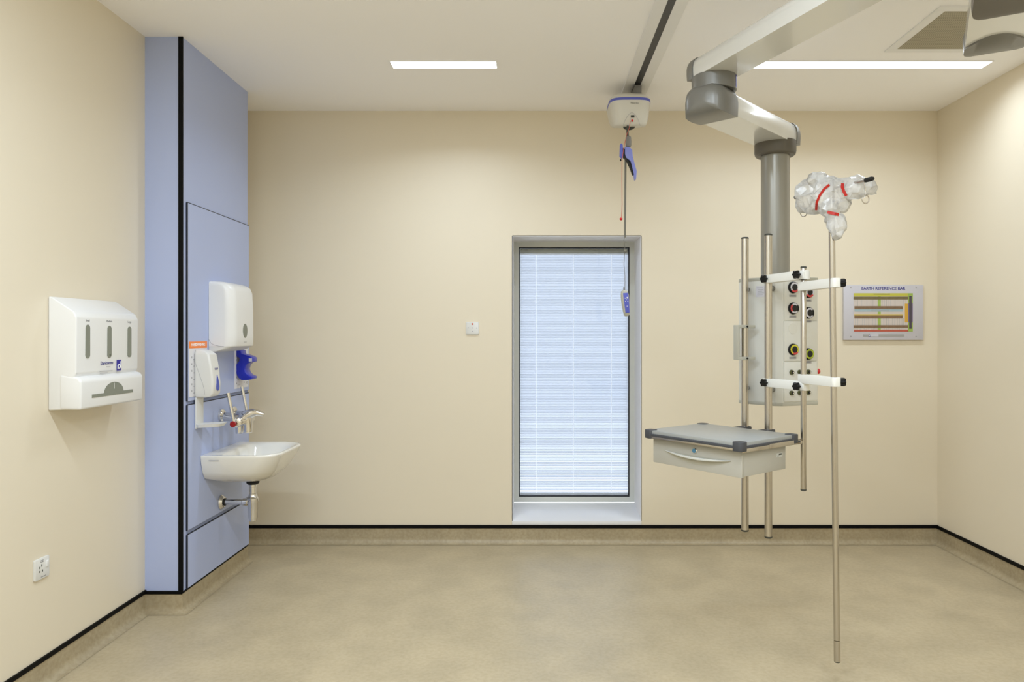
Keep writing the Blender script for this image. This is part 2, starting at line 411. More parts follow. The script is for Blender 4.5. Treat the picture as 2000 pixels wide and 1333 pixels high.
bl = thing('venetian_blind', 'closed pale venetian blind hanging behind the window glass', 'blind', (0.29, FY+0.045, 2.09))
bx0, bx1 = FX0+fw+0.008, FX1-fw-0.008
m_ = MB(); m_.box(((bx0+bx1)/2, FY+0.045, 2.076), (bx1-bx0, 0.022, 0.034), bev=0.002); m_.build('head_rail', 'lip', bl)
m_ = MB(); m_.box(((bx0+bx1)/2, FY+0.032, 2.055), (bx1-bx0, 0.004, 0.009)); m_.build('rail_lip', 'ladder', bl)
m_ = MB()
BLX = [(px-CX)/F*(FY+0.045) for px in (1047, 1120, 1194)]
n = 150; zt, zb = 2.048, FZ0+fw+0.02
for k in range(n):
    f = k/(n-1); z = zt + (zb-zt)*f
    a = math.radians(53 + random.uniform(-1.8, 1.8))
    w = 0.016; dy, dz = math.cos(a)*w/2, math.sin(a)*w/2
    cy = FY+0.045
    ring = [(cy + q*dy - (0.0012 if q == 0 else 0), z - q*dz) for q in (-1, 0, 1)]
    xs = [bx0]
    for hx_ in BLX: xs += [hx_-0.0018, hx_+0.0018]
    xs.append(bx1)
    for xa, xb in zip(xs[::2], xs[1::2]):
        v = [[m_.b.verts.new((x, p[0], p[1])) for p in ring] for x in (xa, xb)]
        for i in range(2):
            fc = m_.b.faces.new((v[0][i], v[1][i], v[1][i+1], v[0][i+1])); fc.material_index = m_.mi(None); fc.smooth = True
m_.build('slats', 'slat', bl)
m_ = MB(); m_.box(((bx0+bx1)/2, FY+0.045, FZ0+fw+0.012), (bx1-bx0, 0.016, 0.012), bev=0.003); m_.build('bottom_rail', 'ladder', bl)
for x in BLX:
    m_ = MB(); m_.box((x, FY+0.0335, 1.16), (0.0022, 0.001, 1.78)); m_.build('ladder_tape', 'ladder', bl)

# ================================================================== CEILING FITTINGS
def ceiling_light(x0, x1, yc, label):
    t = thing('ceiling_light', label, 'light', ((x0+x1)/2, yc, ZC), 'recessed ceiling strip lights')
    m_ = MB(); m_.box(((x0+x1)/2, yc, ZC-0.0055), (x1-x0, 0.098, 0.005), bev=0.002); m_.build('diffuser', 'diff', t)
    m_ = MB()
    for s in (-1, 1):
        m_.box(((x0+x1)/2, yc+s*0.052, ZC-0.003), (x1-x0+0.012, 0.006, 0.008)); m_.box(((x0+x1)/2+s*((x1-x0)/2+0.003), yc, ZC-0.003), (0.006, 0.098, 0.008))
    m_.build('trim_frame', 'trackw', t); return t
ceiling_light(-0.822, -0.222, 4.13, 'short white glowing strip light in the ceiling above the blank wall')
ceiling_light(1.10, 2.595, 4.13, 'long white glowing strip light in the ceiling behind the boom arm')

vt = thing('ceiling_vent', 'square perforated ceiling air vent beside the parked boom arm', 'vent', (2.19, 3.677, ZC))
m_ = MB(); m_.box((2.192, 3.677, ZC-0.004), (0.452, 0.452, 0.004)); m_.build('grille', 'vent', vt)
m_ = MB()
for s in (-1, 1):
    m_.box((2.192, 3.677+s*0.251, ZC-0.003), (0.552, 0.05, 0.006), bev=0.002); m_.box((2.192+s*0.251, 3.677, ZC-0.003), (0.05, 0.452, 0.006), bev=0.002)
m_.build('vent_frame', 'trackw', vt)

HRX = 0.635
ht = thing('hoist_rail', 'dark slotted hoist rail running along the ceiling above the window', 'rail', (HRX, 2.5, ZC))
m_ = MB(); m_.box((HRX, 1.6, ZC-0.0035), (0.038, 6.3, 0.005)); m_.build('rail_slot', 'track', ht)
m_ = MB()
for s in (-1, 1): m_.box((HRX+s*0.049, 1.6, ZC-0.004), (0.060, 6.3, 0.008), bev=0.002)
m_.build('rail_flange', 'trackw', ht)

# patient hoist -----------------------------------------------------------
HX, HY = 0.588, 4.545
hs = thing('patient_hoist', 'white ceiling hoist unit with blue band hanging from the rail', 'hoist', (HX, HY, 2.95))
def plan(hw, hd, p=4.0, n=40, cx=HX, cy=HY, sk=0.0):
    out = []
    for k in range(n):
        a = 2*PI*k/n; ca, sa = math.cos(a), math.sin(a)
        out.append((cx + hw*math.copysign(abs(ca)**(2/p), ca), cy + hd*math.copysign(abs(sa)**(2/p), sa)))
    return out
def hring(z, hw, hd):
    k = max(0.0, min(1.0, (2.888-z)/0.15))
    return [(x, y, z + k*(0.02 + 0.24*(y-HY+0.12))) for x, y in plan(hw, hd)]
m_ = MB(); m_.loft([hring(2.715, 0.088, 0.10), hring(2.720, 0.102, 0.125), hring(2.735, 0.110, 0.137), hring(2.79, 0.119, 0.147), hring(2.86, 0.126, 0.154), hring(2.888, 0.128, 0.156)])
m_.build('hoist_body', 'hoist', hs, 50)
m_ = MB(); m_.loft([hring(2.888, 0.1295, 0.1575), hring(2.903, 0.1295, 0.1575)]); m_.build('blue_band', 'hblue', hs)
m_ = MB(); m_.loft([hring(2.903, 0.127, 0.155), hring(2.918, 0.124, 0.152), hring(2.934, 0.105, 0.135), hring(2.938, 0.08, 0.11)]); m_.build('top_cover', 'hoist', hs, 50)
m_ = MB(); m_.box((HRX, 4.53, 2.965), (0.045, 0.19, 0.062), bev=0.006); m_.build('trolley', 'hgrey', hs)
# strap outlet, teardrop cover outline
oc = Vector((HX-0.005, 4.452, 2.7435))
m_ = MB(); m_.lathe([(0.038, -0.006), (0.038, 0.0), (0.030, 0.002), (0.001, 0.002)], oc, (0, -0.40, -0.92)); m_.build('strap_outlet', 'slotdark', hs)
m_ = MB()
path = []
for k in range(25):
    a = PI*k/24
    z = 2.735 + 0.075*math.sin(a); x = HX+0.004 - 0.052*math.cos(a)*(1 - 0.35*math.sin(a))
    hd = 0.137 + (z-2.735)/0.055*0.010 if z < 2.79 else 0.147 + (z-2.79)/0.07*0.007
    path.append((x, HY-hd-0.0003, z))
m_.tube(path, 0.0009, seg=6); m_.build('cover_outline', 'lgreyink', hs)
fm = face_m((HX+0.008, HY-0.1500, 2.788), (0, -1, 0))
m_ = MB(); m_.box((0, 0, 0), (0.022, 0.014, 0.002), bev=0.0009, xf=fm); m_.build('indicator_window', 'slotdark', hs)
text('lettering', 'Maxi Sky', 0.014, face_m((HX+0.02, HY-0.1555, 2.868), (0, -1, 0)), 'greyink', hs)
m_ = MB(); m_.cyl((HX+0.006, HY-0.140, 2.762), (HX+0.006, HY-0.1515, 2.762), 0.006); m_.build('release_button', 'red', hs)
def P(px, py, d): return Vector(((px-CX)/F*d, d, EZ-(py-CY)/F*d))
hd_ = 4.42
strapp = [P(1226, 246, hd_), P(1225.5, 258, hd_), P(1226.5, 270, hd_)]
m_ = MB(); m_.tube(strapp, 0.007, seg=8); m_.build('lifting_strap', 'slotdark', hs)
m_ = MB(); m_.lathe([(0.010, 0), (0.0165, 0.006), (0.0185, 0.03), (0.0175, 0.06), (0.013, 0.068)], P(1227, 266, hd_), (0.02, 0, -1)); m_.build('strap_connector', 'hgrey', hs)
m_ = MB()
rp = [P(1231, 237, hd_-0.03), P(1229, 250, hd_-0.04), P(1224, 263, hd_-0.04), P(1219, 285, hd_-0.035), P(1215, 312, hd_-0.03), P(1214.5, 350, hd_-0.03), P(1215, 400, hd_-0.03), P(1213.5, 425, hd_-0.03)]
m_.tube(rp, 0.0016, seg=6); m_.build('emergency_cord', 'cordred', hs)
m_ = MB(); m_.sphere(P(1213, 428, hd_-0.03), 0.009); m_.build('cord_ball', 'red', hs)

# blue carry clip below
cl = thing('sling_hook', 'blue and black sling hook hanging under the ceiling hoist', 'hook', P(1227, 290, hd_))
def pix_prism(pts, d0, d1, m=None, bev=0.002, mb=None):
    dm = (d0+d1)/2; mb = mb or MB()
    poly = [(P(x, y, dm).x, P(x, y, dm).z) for x, y in pts]
    xf = Matrix(((1, 0, 0, 0), (0, 0, 1, 0), (0, 1, 0, 0), (0, 0, 0, 1)))
    return mb.prism(poly, d0, d1, m, bev, xf=xf)
pix_prism([(1220, 288), (1229, 289), (1234, 294), (1235, 306), (1238, 318), (1243, 336), (1241.5, 352), (1239, 352), (1237, 340), (1231, 316), (1222, 309), (1220, 302)], hd_-0.018, hd_+0.018).build('hook_body', 'hbluel', cl)
pix_prism([(1216.5, 290), (1219.8, 292), (1220.5, 304), (1224, 309), (1230, 315), (1236, 329), (1241, 341), (1235, 342.5), (1231, 331), (1224, 315), (1217, 308)], hd_-0.014, hd_+0.014).build('hook_pad', 'rubber', cl)
pix_prism([(1211, 283), (1213.5, 281), (1216, 284), (1217, 307), (1214, 310), (1210, 306)], hd_-0.012, hd_+0.012).build('hook_tab', 'hblue', cl)
pix_prism([(1211, 311), (1213.6, 311), (1213.6, 315), (1211, 315)], hd_-0.005, hd_+0.005).build('cord_stop', 'rubber', cl)

hc = thing('hand_control', 'grey and blue handset hanging on a long grey cable before the window', 'remote', P(1221, 590, hd_))
m_ = MB(); m_.tube([P(1222, 300, hd_+0.03), P(1221.5, 330, hd_+0.02), P(1221, 400, hd_+0.01), P(1220.5, 464, hd_)], 0.0066, seg=10); m_.build('cable_sheath', 'cable', hc)
m_ = MB(); m_.tube([P(1220.5, 462, hd_), P(1218.5, 468, hd_), P(1220, 480, hd_), P(1220.5, 487, hd_), P(1219.5, 500, hd_), P(1218.6, 517, hd_), P(1220.6, 540, hd_), P(1220.5, 570, hd_)], 0.0017, seg=6); m_.build('cable', 'cable', hc)
m_ = MB(); m_.lathe([(0.004, 0.006), (0.010, 0.003), (0.010, -0.003), (0.004, -0.006)], P(1221.5, 490.5, hd_-0.004), (0, -1, 0)); m_.build('cable_hook', 'cable', hc)
hx = face_m(P(1221.6, 592, hd_), (0.35, -0.93, 0.05)) @ Matrix.Rotation(math.radians(5), 4, 'Z')
m_ = MB()
secs = [(-0.082, 0.018, 0.016), (-0.076, 0.034, 0.024), (-0.05, 0.040, 0.028), (0.0, 0.047, 0.03), (0.045, 0.048, 0.03), (0.070, 0.042, 0.026), (0.080, 0.022, 0.016)]
m_.loft([[(x, y_, z) for x, z in rrect(w, h, 0.009, 4)] for y_, w, h in secs], xf=hx); m_.build('handset_body', 'headrim', hc, 60)
m_ = MB(); m_.prism([(-0.014, -0.062), (0.014, -0.062), (0.018, 0.03), (0.017, 0.060), (-0.017, 0.060), (-0.018, 0.03)], 0.0125, 0.0165, bev=0.0015, xf=hx); m_.build('keypad', 'hblue', hc)
for x, y_, w_, h_ in ((-0.008, 0.028, 0.005, 0.004), (-0.008, 0.008, 0.005, 0.004), (0.008, 0.008, 0.005, 0.004), (0, 0.018, 0.005, 0.004), (0, -0.022, 0.005, 0.004), (0.007, 0.030, 0.009, 0.010)):
    m_ = MB(); m_.box((x, y_, 0.017), (w_, h_, 0.002), xf=hx); m_.build('button', 'white', hc)
m_ = MB(); m_.lathe([(0.0025, 0.0), (0.004, 0.004), (0.003, 0.02)], hx @ Vector((-0.002, 0.078, 0)), (0, 0, 1)); m_.build('cable_gland', 'cable', hc)

# ================================================================== MEDICAL PENDANT
J = Vector((0.83, 3.335, 0))
a1 = Vector((0.37, -0.93, 0)).normalized()
COL = Vector((1.272, 3.81, 0)); a2 = (COL - J).normalized(); L2 = (COL - J).length
mp = thing('medical_pendant', 'cream and grey jointed ceiling boom carrying the white gas outlet head', 'medical boom', (1.36, 1.95, ZC))
def asec(w, h):
    """boom arm section: flat underside with crisp edges, bulging sides and rounded top"""
    pts = [(w/2*(-1+2*k/12), -h/2) for k in range(13)]
    side = [(0.506, -0.36), (0.512, -0.20), (0.512, 0.0), (0.495, 0.17), (0.45, 0.33), (0.37, 0.44), (0.25, 0.5)]
    return pts + [(w*a_, h*b_) for a_, b_ in side] + [(-w*a_, h*b_) for a_, b_ in reversed(side)]
def arm_rings(secs): return [[(x, y, z) for y, z in asec(w, h)] for x, w, h, r in secs]
A1 = axis_m((J.x, J.y, 2.694), a1)
MNT = Vector((1.366, 1.99, 0)); L1 = (MNT - J).length
m_ = MB(); m_.loft(arm_rings([(-0.085, 0.165, 0.096, 0.045), (-0.05, 0.18, 0.102, 0.05), (L1-0.05, 0.18, 0.102, 0.05)]), xf=A1); m_.build('upper_arm', 'cream_gloss', mp, 50)
def nose(xs, side, w=0.19, h=0.126):
    """end cap: a shell closing over the end of an arm; side=-1 at the low x end"""
    prof = [(0.0, 1.0, 1.0), (0.03, 1.0, 1.0), (0.052, 0.95, 0.94), (0.066, 0.82, 0.82), (0.073, 0.62, 0.62)]
    return arm_rings([(xs + side*dx, w*fw_, h*fh, 0.05*fh) for dx, fw_, fh in prof])
m_ = MB(); m_.loft(nose(-0.034, -1, 0.19, 0.108), xf=A1); m_.build('arm_end_cap', 'pgrey', mp, 50)
m_ = MB(); m_.lathe([(0.17, ZC-2.60), (0.17, ZC-2.62), (0.13, ZC-2.655), (0.12, 0.0)], (MNT.x, MNT.y, 2.60), (0, 0, 1)); m_.build('ceiling_mount', 'cream_gloss', mp)
# elbow joint
m_ = MB(); m_.lathe([(0.098, 0.0), (0.102, 0.004), (0.102, 0.066), (0.098, 0.07)], (J.x, J.y, 2.576), (0, 0, 1), seg=48); m_.build('elbow_joint', 'pgrey', mp)
aa = math.atan2(-0.55, 0.83)
m_ = MB()
ring = [[(J.x+0.1028*math.cos(aa+q), J.y+0.1028*math.sin(aa+q), z) for q in (-0.02, 0.0, 0.05, 0.10, 0.12)] for z in (2.583, 2.638)]
for i in range(4):
    f = m_.b.faces.new([m_.b.verts.new(p) for p in (ring[0][i], ring[0][i+1], ring[1][i+1], ring[1][i])]); f.material_index = m_.mi(None)
m_.build('joint_sticker', 'logoblue', mp)
A2 = axis_m((J.x, J.y, 2.518), a2)
m_ = MB(); m_.loft(arm_rings([(0.02, 0.18, 0.116, 0.048), (L2+0.06, 0.18, 0.116, 0.048), (L2+0.09, 0.165, 0.105, 0.045)]), xf=A2)
m_.build('lower_arm', 'cream_gloss', mp, 50)
m_ = MB(); m_.loft(arm_rings([(-0.136, 0.060, 0.050, 0.03), (-0.131, 0.110, 0.084, 0.03), (-0.120, 0.155, 0.112, 0.03), (-0.098, 0.184, 0.131, 0.03), (-0.06, 0.194, 0.138, 0.03), (-0.02, 0.196, 0.139, 0.03), (0.045, 0.192, 0.132, 0.03)]), xf=A2); m_.build('arm_end_cap', 'pgrey', mp, 50)
m_ = MB(); m_.loft(nose(L2+0.055, 1, 0.19, 0.124), xf=A2); m_.build('arm_end_cap', 'pgrey', mp, 50)
m_ = MB(); m_.lathe([(0.094, 0.0), (0.102, 0.006), (0.106, 0.02), (0.106, 0.072)], (COL.x, COL.y, 2.397), (0, 0, 1), seg=48); m_.build('column_collar', 'pgreyd', mp)
m_ = MB(); m_.cyl((COL.x, COL.y, 1.735), (COL.x, COL.y, 2.40), 0.0735, seg=56); m_.build('column', 'column', mp)

# service head
K = Vector((1.215, 3.58)); R_ = Vector((1.440, 3.665)); Lf = Vector((1.063, 3.744))
HP = [K + (Lf-K).normalized()*0.022, K + (R_-K).normalized()*0.022, R_ , Vector((1.485, 3.83)), Vector((1.40, 3.98)), Vector((1.17, 3.965)), Vector((1.078, 3.80)), Lf]
HC = sum(HP, Vector((0, 0)))/len(HP)
Z0, Z1 = 1.095, 1.743
def hp(s): return [tuple(HC + (p-HC)*s) for p in HP]
m_ = MB(); m_.prism(hp(1.0), Z0+0.012, Z1-0.012, bev=0.004); hd = m_.build('service_head', 'head', mp)
m_ = MB(); m_.prism(hp(1.012), Z1-0.018, Z1, bev=0.003); m_.build('head_rim', 'headrim', hd)
m_ = MB(); m_.prism(hp(1.012), Z0, Z0+0.018, bev=0.003); m_.build('head_rim', 'headrim', hd)
e2 = (R_-K).normalized(); nR = Vector((e2.y, -e2.x))
def onR(t, z, out=0.0): p = K + e2*t + nR*out; return Vector((p.x, p.y, z))
FR = face_m(onR(0, 0), (nR.x, nR.y, 0))
for z0, z1 in ((1.525, 1.722), (1.320, 1.520), (1.117, 1.315)):
    m_ = MB(); m_.box((0.130, (z0+z1)/2, 0.002), (0.205, z1-z0, 0.006), bev=0.002, xf=FR); m_.build('outlet_panel', 'head', hd)
nz = Vector((nR.x, nR.y, 0))
def wedge(mb, c, xf0, r0, r1, a0, a1_, z, m):
    pts = [(r1*math.cos(a0+(a1_-a0)*k/10), r1*math.sin(a0+(a1_-a0)*k/10)) for k in range(11)] + [(r0*math.cos(a1_-(a1_-a0)*k/10), r0*math.sin(a1_-(a1_-a0)*k/10)) for k in range(11)]
    mb.prism(pts, z, z+0.0015, m, xf=xf0)
def gas_outlet(t, z, main, red=None, blk=None):
    xf0 = face_m(onR(t, z, 0.004), (nR.x, nR.y, 0))
    g = MB()
    g.lathe([(0.0285, 0), (0.030, 0.003), (0.028, 0.013), (0.0265, 0.0145), (0.001, 0.0145)], onR(t, z, 0.004), nz, 'knob')
    wedge(g, None, xf0, 0.0165, 0.0255, 0, 2*PI-0.001, 0.0147, main)
    if red: wedge(g, None, xf0, 0.0165, 0.0258, red[0], red[1], 0.0157, 'gasr')
    if blk: wedge(g, None, xf0, 0.0165, 0.0258, blk[0], blk[1], 0.0157, 'knob')
    g.lathe([(0.0165, 0.010), (0.0165, 0.0175), (0.014, 0.019), (0.001, 0.019)], onR(t, z, 0.004), nz, 'rubber')
    g.build('gas_outlet', None, hd)
    g = MB(); g.box((0, -0.042, 0.0015), (0.042, 0.011, 0.003), 'tag', xf=xf0)
    g.box((0, -0.042, 0.003), (0.030, 0.004, 0.0012), 'greyink', xf=xf0); g.build('outlet_label', None, hd)
gas_outlet(0.079, 1.689, 'gasw', (PI*1.25, PI*1.83))
gas_outlet(0.174, 1.667, 'gasw', (PI*1.2, PI*1.8))
gas_outlet(0.079, 1.584, 'gasw', (PI*0.72, PI*1.25), (-0.7, 0.75))
gas_outlet(0.174, 1.562, 'gasw', None, (-0.7, 0.75))
gas_outlet(0.079, 1.378, 'gasy', (PI*1.35, PI*1.80))
gas_outlet(0.174, 1.355, 'gasg')
for t, z in ((0.079, 1.482), (0.174, 1.462)):
    g = MB(); g.lathe([(0.027, 0), (0.027, 0.0022), (0.001, 0.0026)], onR(t, z, 0.004), nz); g.build('blank_plate', 'head', hd)
for z in (1.264, 1.160):
    for t in (0.070, 0.1204, 0.175):
        g = MB(); g.lathe([(0.0125, 0), (0.0125, 0.006), (0.010, 0.012), (0.008, 0.012)], onR(t, z, 0.004), nz, 'brassd', 20)
        g.lathe([(0.0075, 0.008), (0.0075, 0.014), (0.001, 0.014)], onR(t, z, 0.004), nz, 'rubber', 16)
        g.lathe([(0.0035, 0.012), (0.0035, 0.018), (0.001, 0.018)], onR(t, z, 0.004), nz, 'chrome', 12); g.build('bonding_stud', None, hd)
g = MB(); c_ = Vector((1.446, 3.70, 1.264)); g.lathe([(0.005, 0), (0.014, 0.008), (0.014, 0.014), (0.006, 0.02)], c_, (0.93, -0.28, 0)); g.build('emergency_valve', 'red', hd)
# left face: sticker, stand-offs and the two rails
eL = (Lf-K).normalized(); nL = Vector((eL.y, -eL.x));
if nL.x > 0: nL = -nL
def onL(t, z, out=0.0): p = K + eL*t + nL*out; return Vector((p.x, p.y, z))
FL = face_m(onL(0.10, 1.672, 0), (nL.x, nL.y, 0))
g = MB(); g.box((0, 0, 0.0006), (0.055, 0.056, 0.0012), 'gasw', xf=FL)
for q in range(5): g.box((-0.004 + 0.004*(q % 2), 0.019-0.009*q, 0.0014), (0.036-0.006*(q % 3), 0.0022, 0.0008), 'lgreyink', xf=FL)
g.build('rating_label', None, hd)
P1, P2 = Vector((1.062, 3.64)), Vector((1.142, 3.52))
for nm, p in (('rail_pole', P1), ('rail_pole', P2)):
    g = MB(); g.lathe([(0.0165, 0), (0.0182, 0.002), (0.0182, 1.478), (0.0165, 1.480)], (p.x, p.y, 0.463), (0, 0, 1), seg=32); po = g.build(nm, 'steel', mp)
    g = MB(); g.lathe([(0.0188, 0), (0.0188, 0.006), (0.015, 0.009)], (p.x, p.y, 1.937), (0, 0, 1)); g.build('pole_cap', 'slotdark', po)
    g = MB(); g.lathe([(0.015, 0), (0.0188, 0.003), (0.0188, 0.009)], (p.x, p.y, 0.457), (0, 0, 1)); g.build('pole_cap', 'slotdark', po)
    t = (p-K).dot(eL); dist = (p-K).dot(nL)
    for z in (1.684, 1.178):
        g = MB(); o_ = onL(t + 0.030, z, 0.0); q_ = Vector((p.x, p.y, z)); dv = (q_-o_).normalized(); ln = (q_-o_).length
        g.lathe([(0.014, -0.004), (0.014, 0.008), (0.010, 0.012), (0.010, ln-0.022), (0.014, ln-0.019), (0.014, ln-0.010)], o_, dv)
        g.build('pole_standoff', 'pgrey', mp)

# grey clamp on the first rail pole
pc = thing('pole_clamp', 'grey U-shaped clamp gripping the leftmost rail pole halfway up', 'clamp', (P1.x, P1.y, 1.41))
g = MB(); cm = axis_m((P1.x, P1.y, 1.413), (-0.97, -0.25, 0))
g.box((0.047, 0.0, 0.0), (0.012, 0.045, 0.176), bev=0.003, xf=cm); g.build('back_plate', 'headrim', pc)
for z in (0.08, -0.08):
    g = MB(); g.box((0.0, 0, z), (0.094, 0.045, 0.016), bev=0.003, xf=cm); lg = g.build('clamp_lug', 'headrim', pc)
    g = MB(); g.lathe([(0.005, 0), (0.005, 0.004), (0.001, 0.004)], cm @ Vector((0.0, 0.021, z)), (cm.to_3x3() @ Vector((0, 1, 0)))); g.build('clamp_screw', 'rubber', lg)

# ------------------------------------------------------------------ extra poles and clamp arms
S = Vector((1.224, 3.28)); V = Vector((1.273, 3.06))
sp = thing('support_pole', 'short steel pole between the rail poles and the long drip pole', 'pole', (S.x, S.y, 0.745))
g = MB(); g.lathe([(0.0115, 0), (0.0125, 0.002), (0.0125, 1.012), (0.0115, 1.014)], (S.x, S.y, 0.745), (0, 0, 1)); g.build('pole_tube', 'steel', sp)
g = MB(); g.lathe([(0.011, 0), (0.0132, 0.002), (0.0132, 0.008)], (S.x, S.y, 0.740), (0, 0, 1)); g.build('pole_cap', 'slotdark', sp)
g = MB(); g.lathe([(0.0132, 0), (0.0132, 0.007), (0.011, 0.009)], (S.x, S.y, 1.755), (0, 0, 1)); g.build('pole_cap', 'slotdark', sp)
ip = thing('drip_pole', 'long thin steel drip pole reaching nearly to the floor', 'drip pole', (V.x, V.y, 0.06))
lean = Vector((0.022, 0.0, 1.0))
vb = Vector((V.x+0.012, V.y, 0.062)); vt_ = Vector((V.x-0.013, V.y, 2.085))
g = MB(); g.cyl(vb + (vt_-vb)*0.045, vt_, 0.0128); g.build('pole_tube', 'steel', ip)
g = MB(); g.cyl(vb, vb + (vt_-vb)*0.0435, 0.0132); g.build('end_sleeve', 'steel', ip)
g = MB(); g.cyl(vb - (vt_-vb)*0.002, vb, 0.011, 0.0135); g.build('end_cap', 'slotdark', ip)
BL, BR = P(1556, 391, 3.27), P(1697, 349, 2.90)
BL.z = BR.z = 2.078
g = MB(); g.tube([BL, BR], 0.006, seg=12); g.build('hook_bar', 'steel', ip)
bd = (BR-BL).normalized()
g = MB(); g.lathe([(0.006, 0), (0.0095, 0.004), (0.0095, 0.035), (0.007, 0.042), (0.001, 0.043)], BR - bd*0.02, bd); g.build('bar_tip', 'rubber', ip)
g = MB(); g.lathe([(0.006, 0), (0.0085, 0.004), (0.0085, 0.014), (0.005, 0.018)], BL + bd*0.004, -bd); g.build('bar_tip', 'hgrey', ip)
def hook(c):
    pth = [c, c + Vector((0.004, 0, -0.030)), c + Vector((0.007, 0, -0.050)), c + Vector((0.001, 0, -0.058))]
    for k in range(13):
        a = PI*0.80 + (2*PI*0.82)*k/12
        pth.append(c + Vector((0.006 + 0.0145*math.cos(a), 0, -0.072 + 0.017*math.sin(a))))
    q = MB(); q.tube(pth, 0.0024, seg=7); return q
hook(BR - bd*0.026 + Vector((0, -0.004, -0.004))).build('bag_hook', 'steel', ip)
hook(BL + bd*0.035 + Vector((0, 0, -0.005))).build('bag_hook', 'steel', ip)

def star(mb, c, ax, r=0.020, th=0.018):
    d = Vector(ax).normalized(); xf = axis_m(c, d)
    pts = [(r*(0.86+0.14*math.cos(6*2*PI*k/48))*math.cos(2*PI*k/48), r*(0.86+0.14*math.cos(6*2*PI*k/48))*math.sin(2*PI*k/48)) for k in range(48)]
    prof = [(0.0, 0.40), (0.010, 0.42), (0.0102, 0.9), (0.013, 1.0), (0.013+th-0.006, 1.0), (0.013+th, 0.8)]
    mb.loft([[(x, s_*p[0], s_*p[1]) for p in pts] for x, s_ in prof], xf=xf); return mb
def clamp_arm(A, B, z, h, label, knobs):
    d = (B-A).normalized(); L = (B-A).length
    t = thing('clamp_arm', label, 'clamp', (A.x, A.y, z), 'white clamp arms joining the poles')
    xf = axis_m((A.x, A.y, z), (d.x, d.y, 0))
    g = MB(); g.prism(rrect(L+0.050, 0.040, 0.014, 5), -h/2, h/2, bev=0.002, xf=xf @ Matrix.Translation((L/2, 0, 0))); g.build('arm_bar', 'clampw', t)
    for kp, kd in knobs:
        g = MB(); star(g, Vector((kp.x, kp.y, z)) + Vector(kd).normalized()*(0.030 if (kp-S).length < 0.01 else 0.014), kd); g.build('star_knob', 'knob', t)
        if (kp-V).length < 0.01: continue
        g = MB(); g.box((0, 0, 0), (0.052, 0.042, h*0.9), bev=0.008, xf=axis_m((kp.x, kp.y, z-math.copysign(h*0.05, 1)), kd)); g.build('clamp_block', 'clampw', t)
kl = (-0.85, -0.52, 0)
clamp_arm(P2, S, 1.724, 0.040, 'white clamp arm at the top with two black star knobs, nearest the boom column', [(P2, kl), (S, kl)])
clamp_arm(P2, S, 1.218, 0.040, 'white clamp arm above the drawer shelf with two black star knobs', [(P2, kl), (S, kl)])
clamp_arm(S, V, 1.672, 0.040, 'upper white clamp arm holding the drip pole with one black knob', [(V, (0.97, -0.2, 0))])
clamp_arm(S, V, 1.251, 0.040, 'lower white clamp arm holding the drip pole beside the red valve', [(V, (0.97, -0.2, 0))])

# ------------------------------------------------------------------ plastic bag over the drip pole hooks
bg = MB()
def blob(px, py, d, rx, ry, rz, rot=0.0):
    c = P(px, py, d); xf = Matrix.Translation(c) @ Matrix.Rotation(rot, 4, 'Y')
    bg.sphere((0, 0, 0), 1.0, None, 3, (rx, ry, rz), xf)
blob(1590, 381, 3.17, 0.078, 0.07, 0.080, 0.55); blob(1574, 392, 3.21, 0.038, 0.05, 0.050, 0.3); blob(1606, 360, 3.12, 0.070, 0.05, 0.040, 0.40)
blob(1622, 384, 3.08, 0.075, 0.06, 0.080, 0.1); blob(1638, 393, 3.06, 0.050, 0.05, 0.055, -0.2); blob(1618, 404, 3.07, 0.050, 0.05, 0.045, 0.3)
blob(1650, 362, 3.03, 0.055, 0.04, 0.036, -0.15); blob(1672, 367, 3.00, 0.060, 0.04, 0.046, -0.15); blob(1692, 366, 2.99, 0.045, 0.035, 0.036, -0.1); blob(1706, 379, 3.00, 0.022, 0.02, 0.012, 0.0)
blob(1628, 422, 3.05, 0.030, 0.032, 0.040, 0.0); blob(1633, 436, 3.04, 0.038, 0.03, 0.045, 0.15); blob(1634, 454, 3.04, 0.022, 0.02, 0.042, 0.12)
bag = bg.build('plastic_bag', 'bag', None, 180)
tag(bag, 'cloudy crumpled plastic bag bound with red tape over the drip pole hooks', 'plastic bag')
rm = bag.modifiers.new('r', 'REMESH'); rm.mode = 'VOXEL'; rm.voxel_size = 0.0055; rm.use_smooth_shade = False
sm = bag.modifiers.new('s', 'SMOOTH'); sm.factor = 0.5; sm.iterations = 10
tx = bpy.data.textures.new('crumple', 'CLOUDS'); tx.noise_scale = 0.055; tx.noise_depth = 1
dp = bag.modifiers.new('d', 'DISPLACE'); dp.texture = tx; dp.strength = 0.022; dp.mid_level = 0.45
tx2 = bpy.data.textures.new('crease', 'MUSGRAVE'); tx2.musgrave_type = 'RIDGED_MULTIFRACTAL'; tx2.noise_scale = 0.06; tx2.octaves = 3
dp2 = bag.modifiers.new('d2', 'DISPLACE'); dp2.texture = tx2; dp2.strength = 0.008; dp2.mid_level = 0.5
dc = bag.modifiers.new('c', 'DECIMATE'); dc.ratio = 0.055
from mathutils.bvhtree import BVHTree
_dg = bpy.context.evaluated_depsgraph_get(); _dg.update()
_ev = bag.evaluated_get(_dg); _me = _ev.to_mesh()
_bv = BVHTree.FromPolygons([bag.matrix_world @ q.co if bag.matrix_world.translation.length > 0 else q.co + bag.location for q in _me.vertices], [tuple(q.vertices) for q in _me.polygons])
_ev.to_mesh_clear()
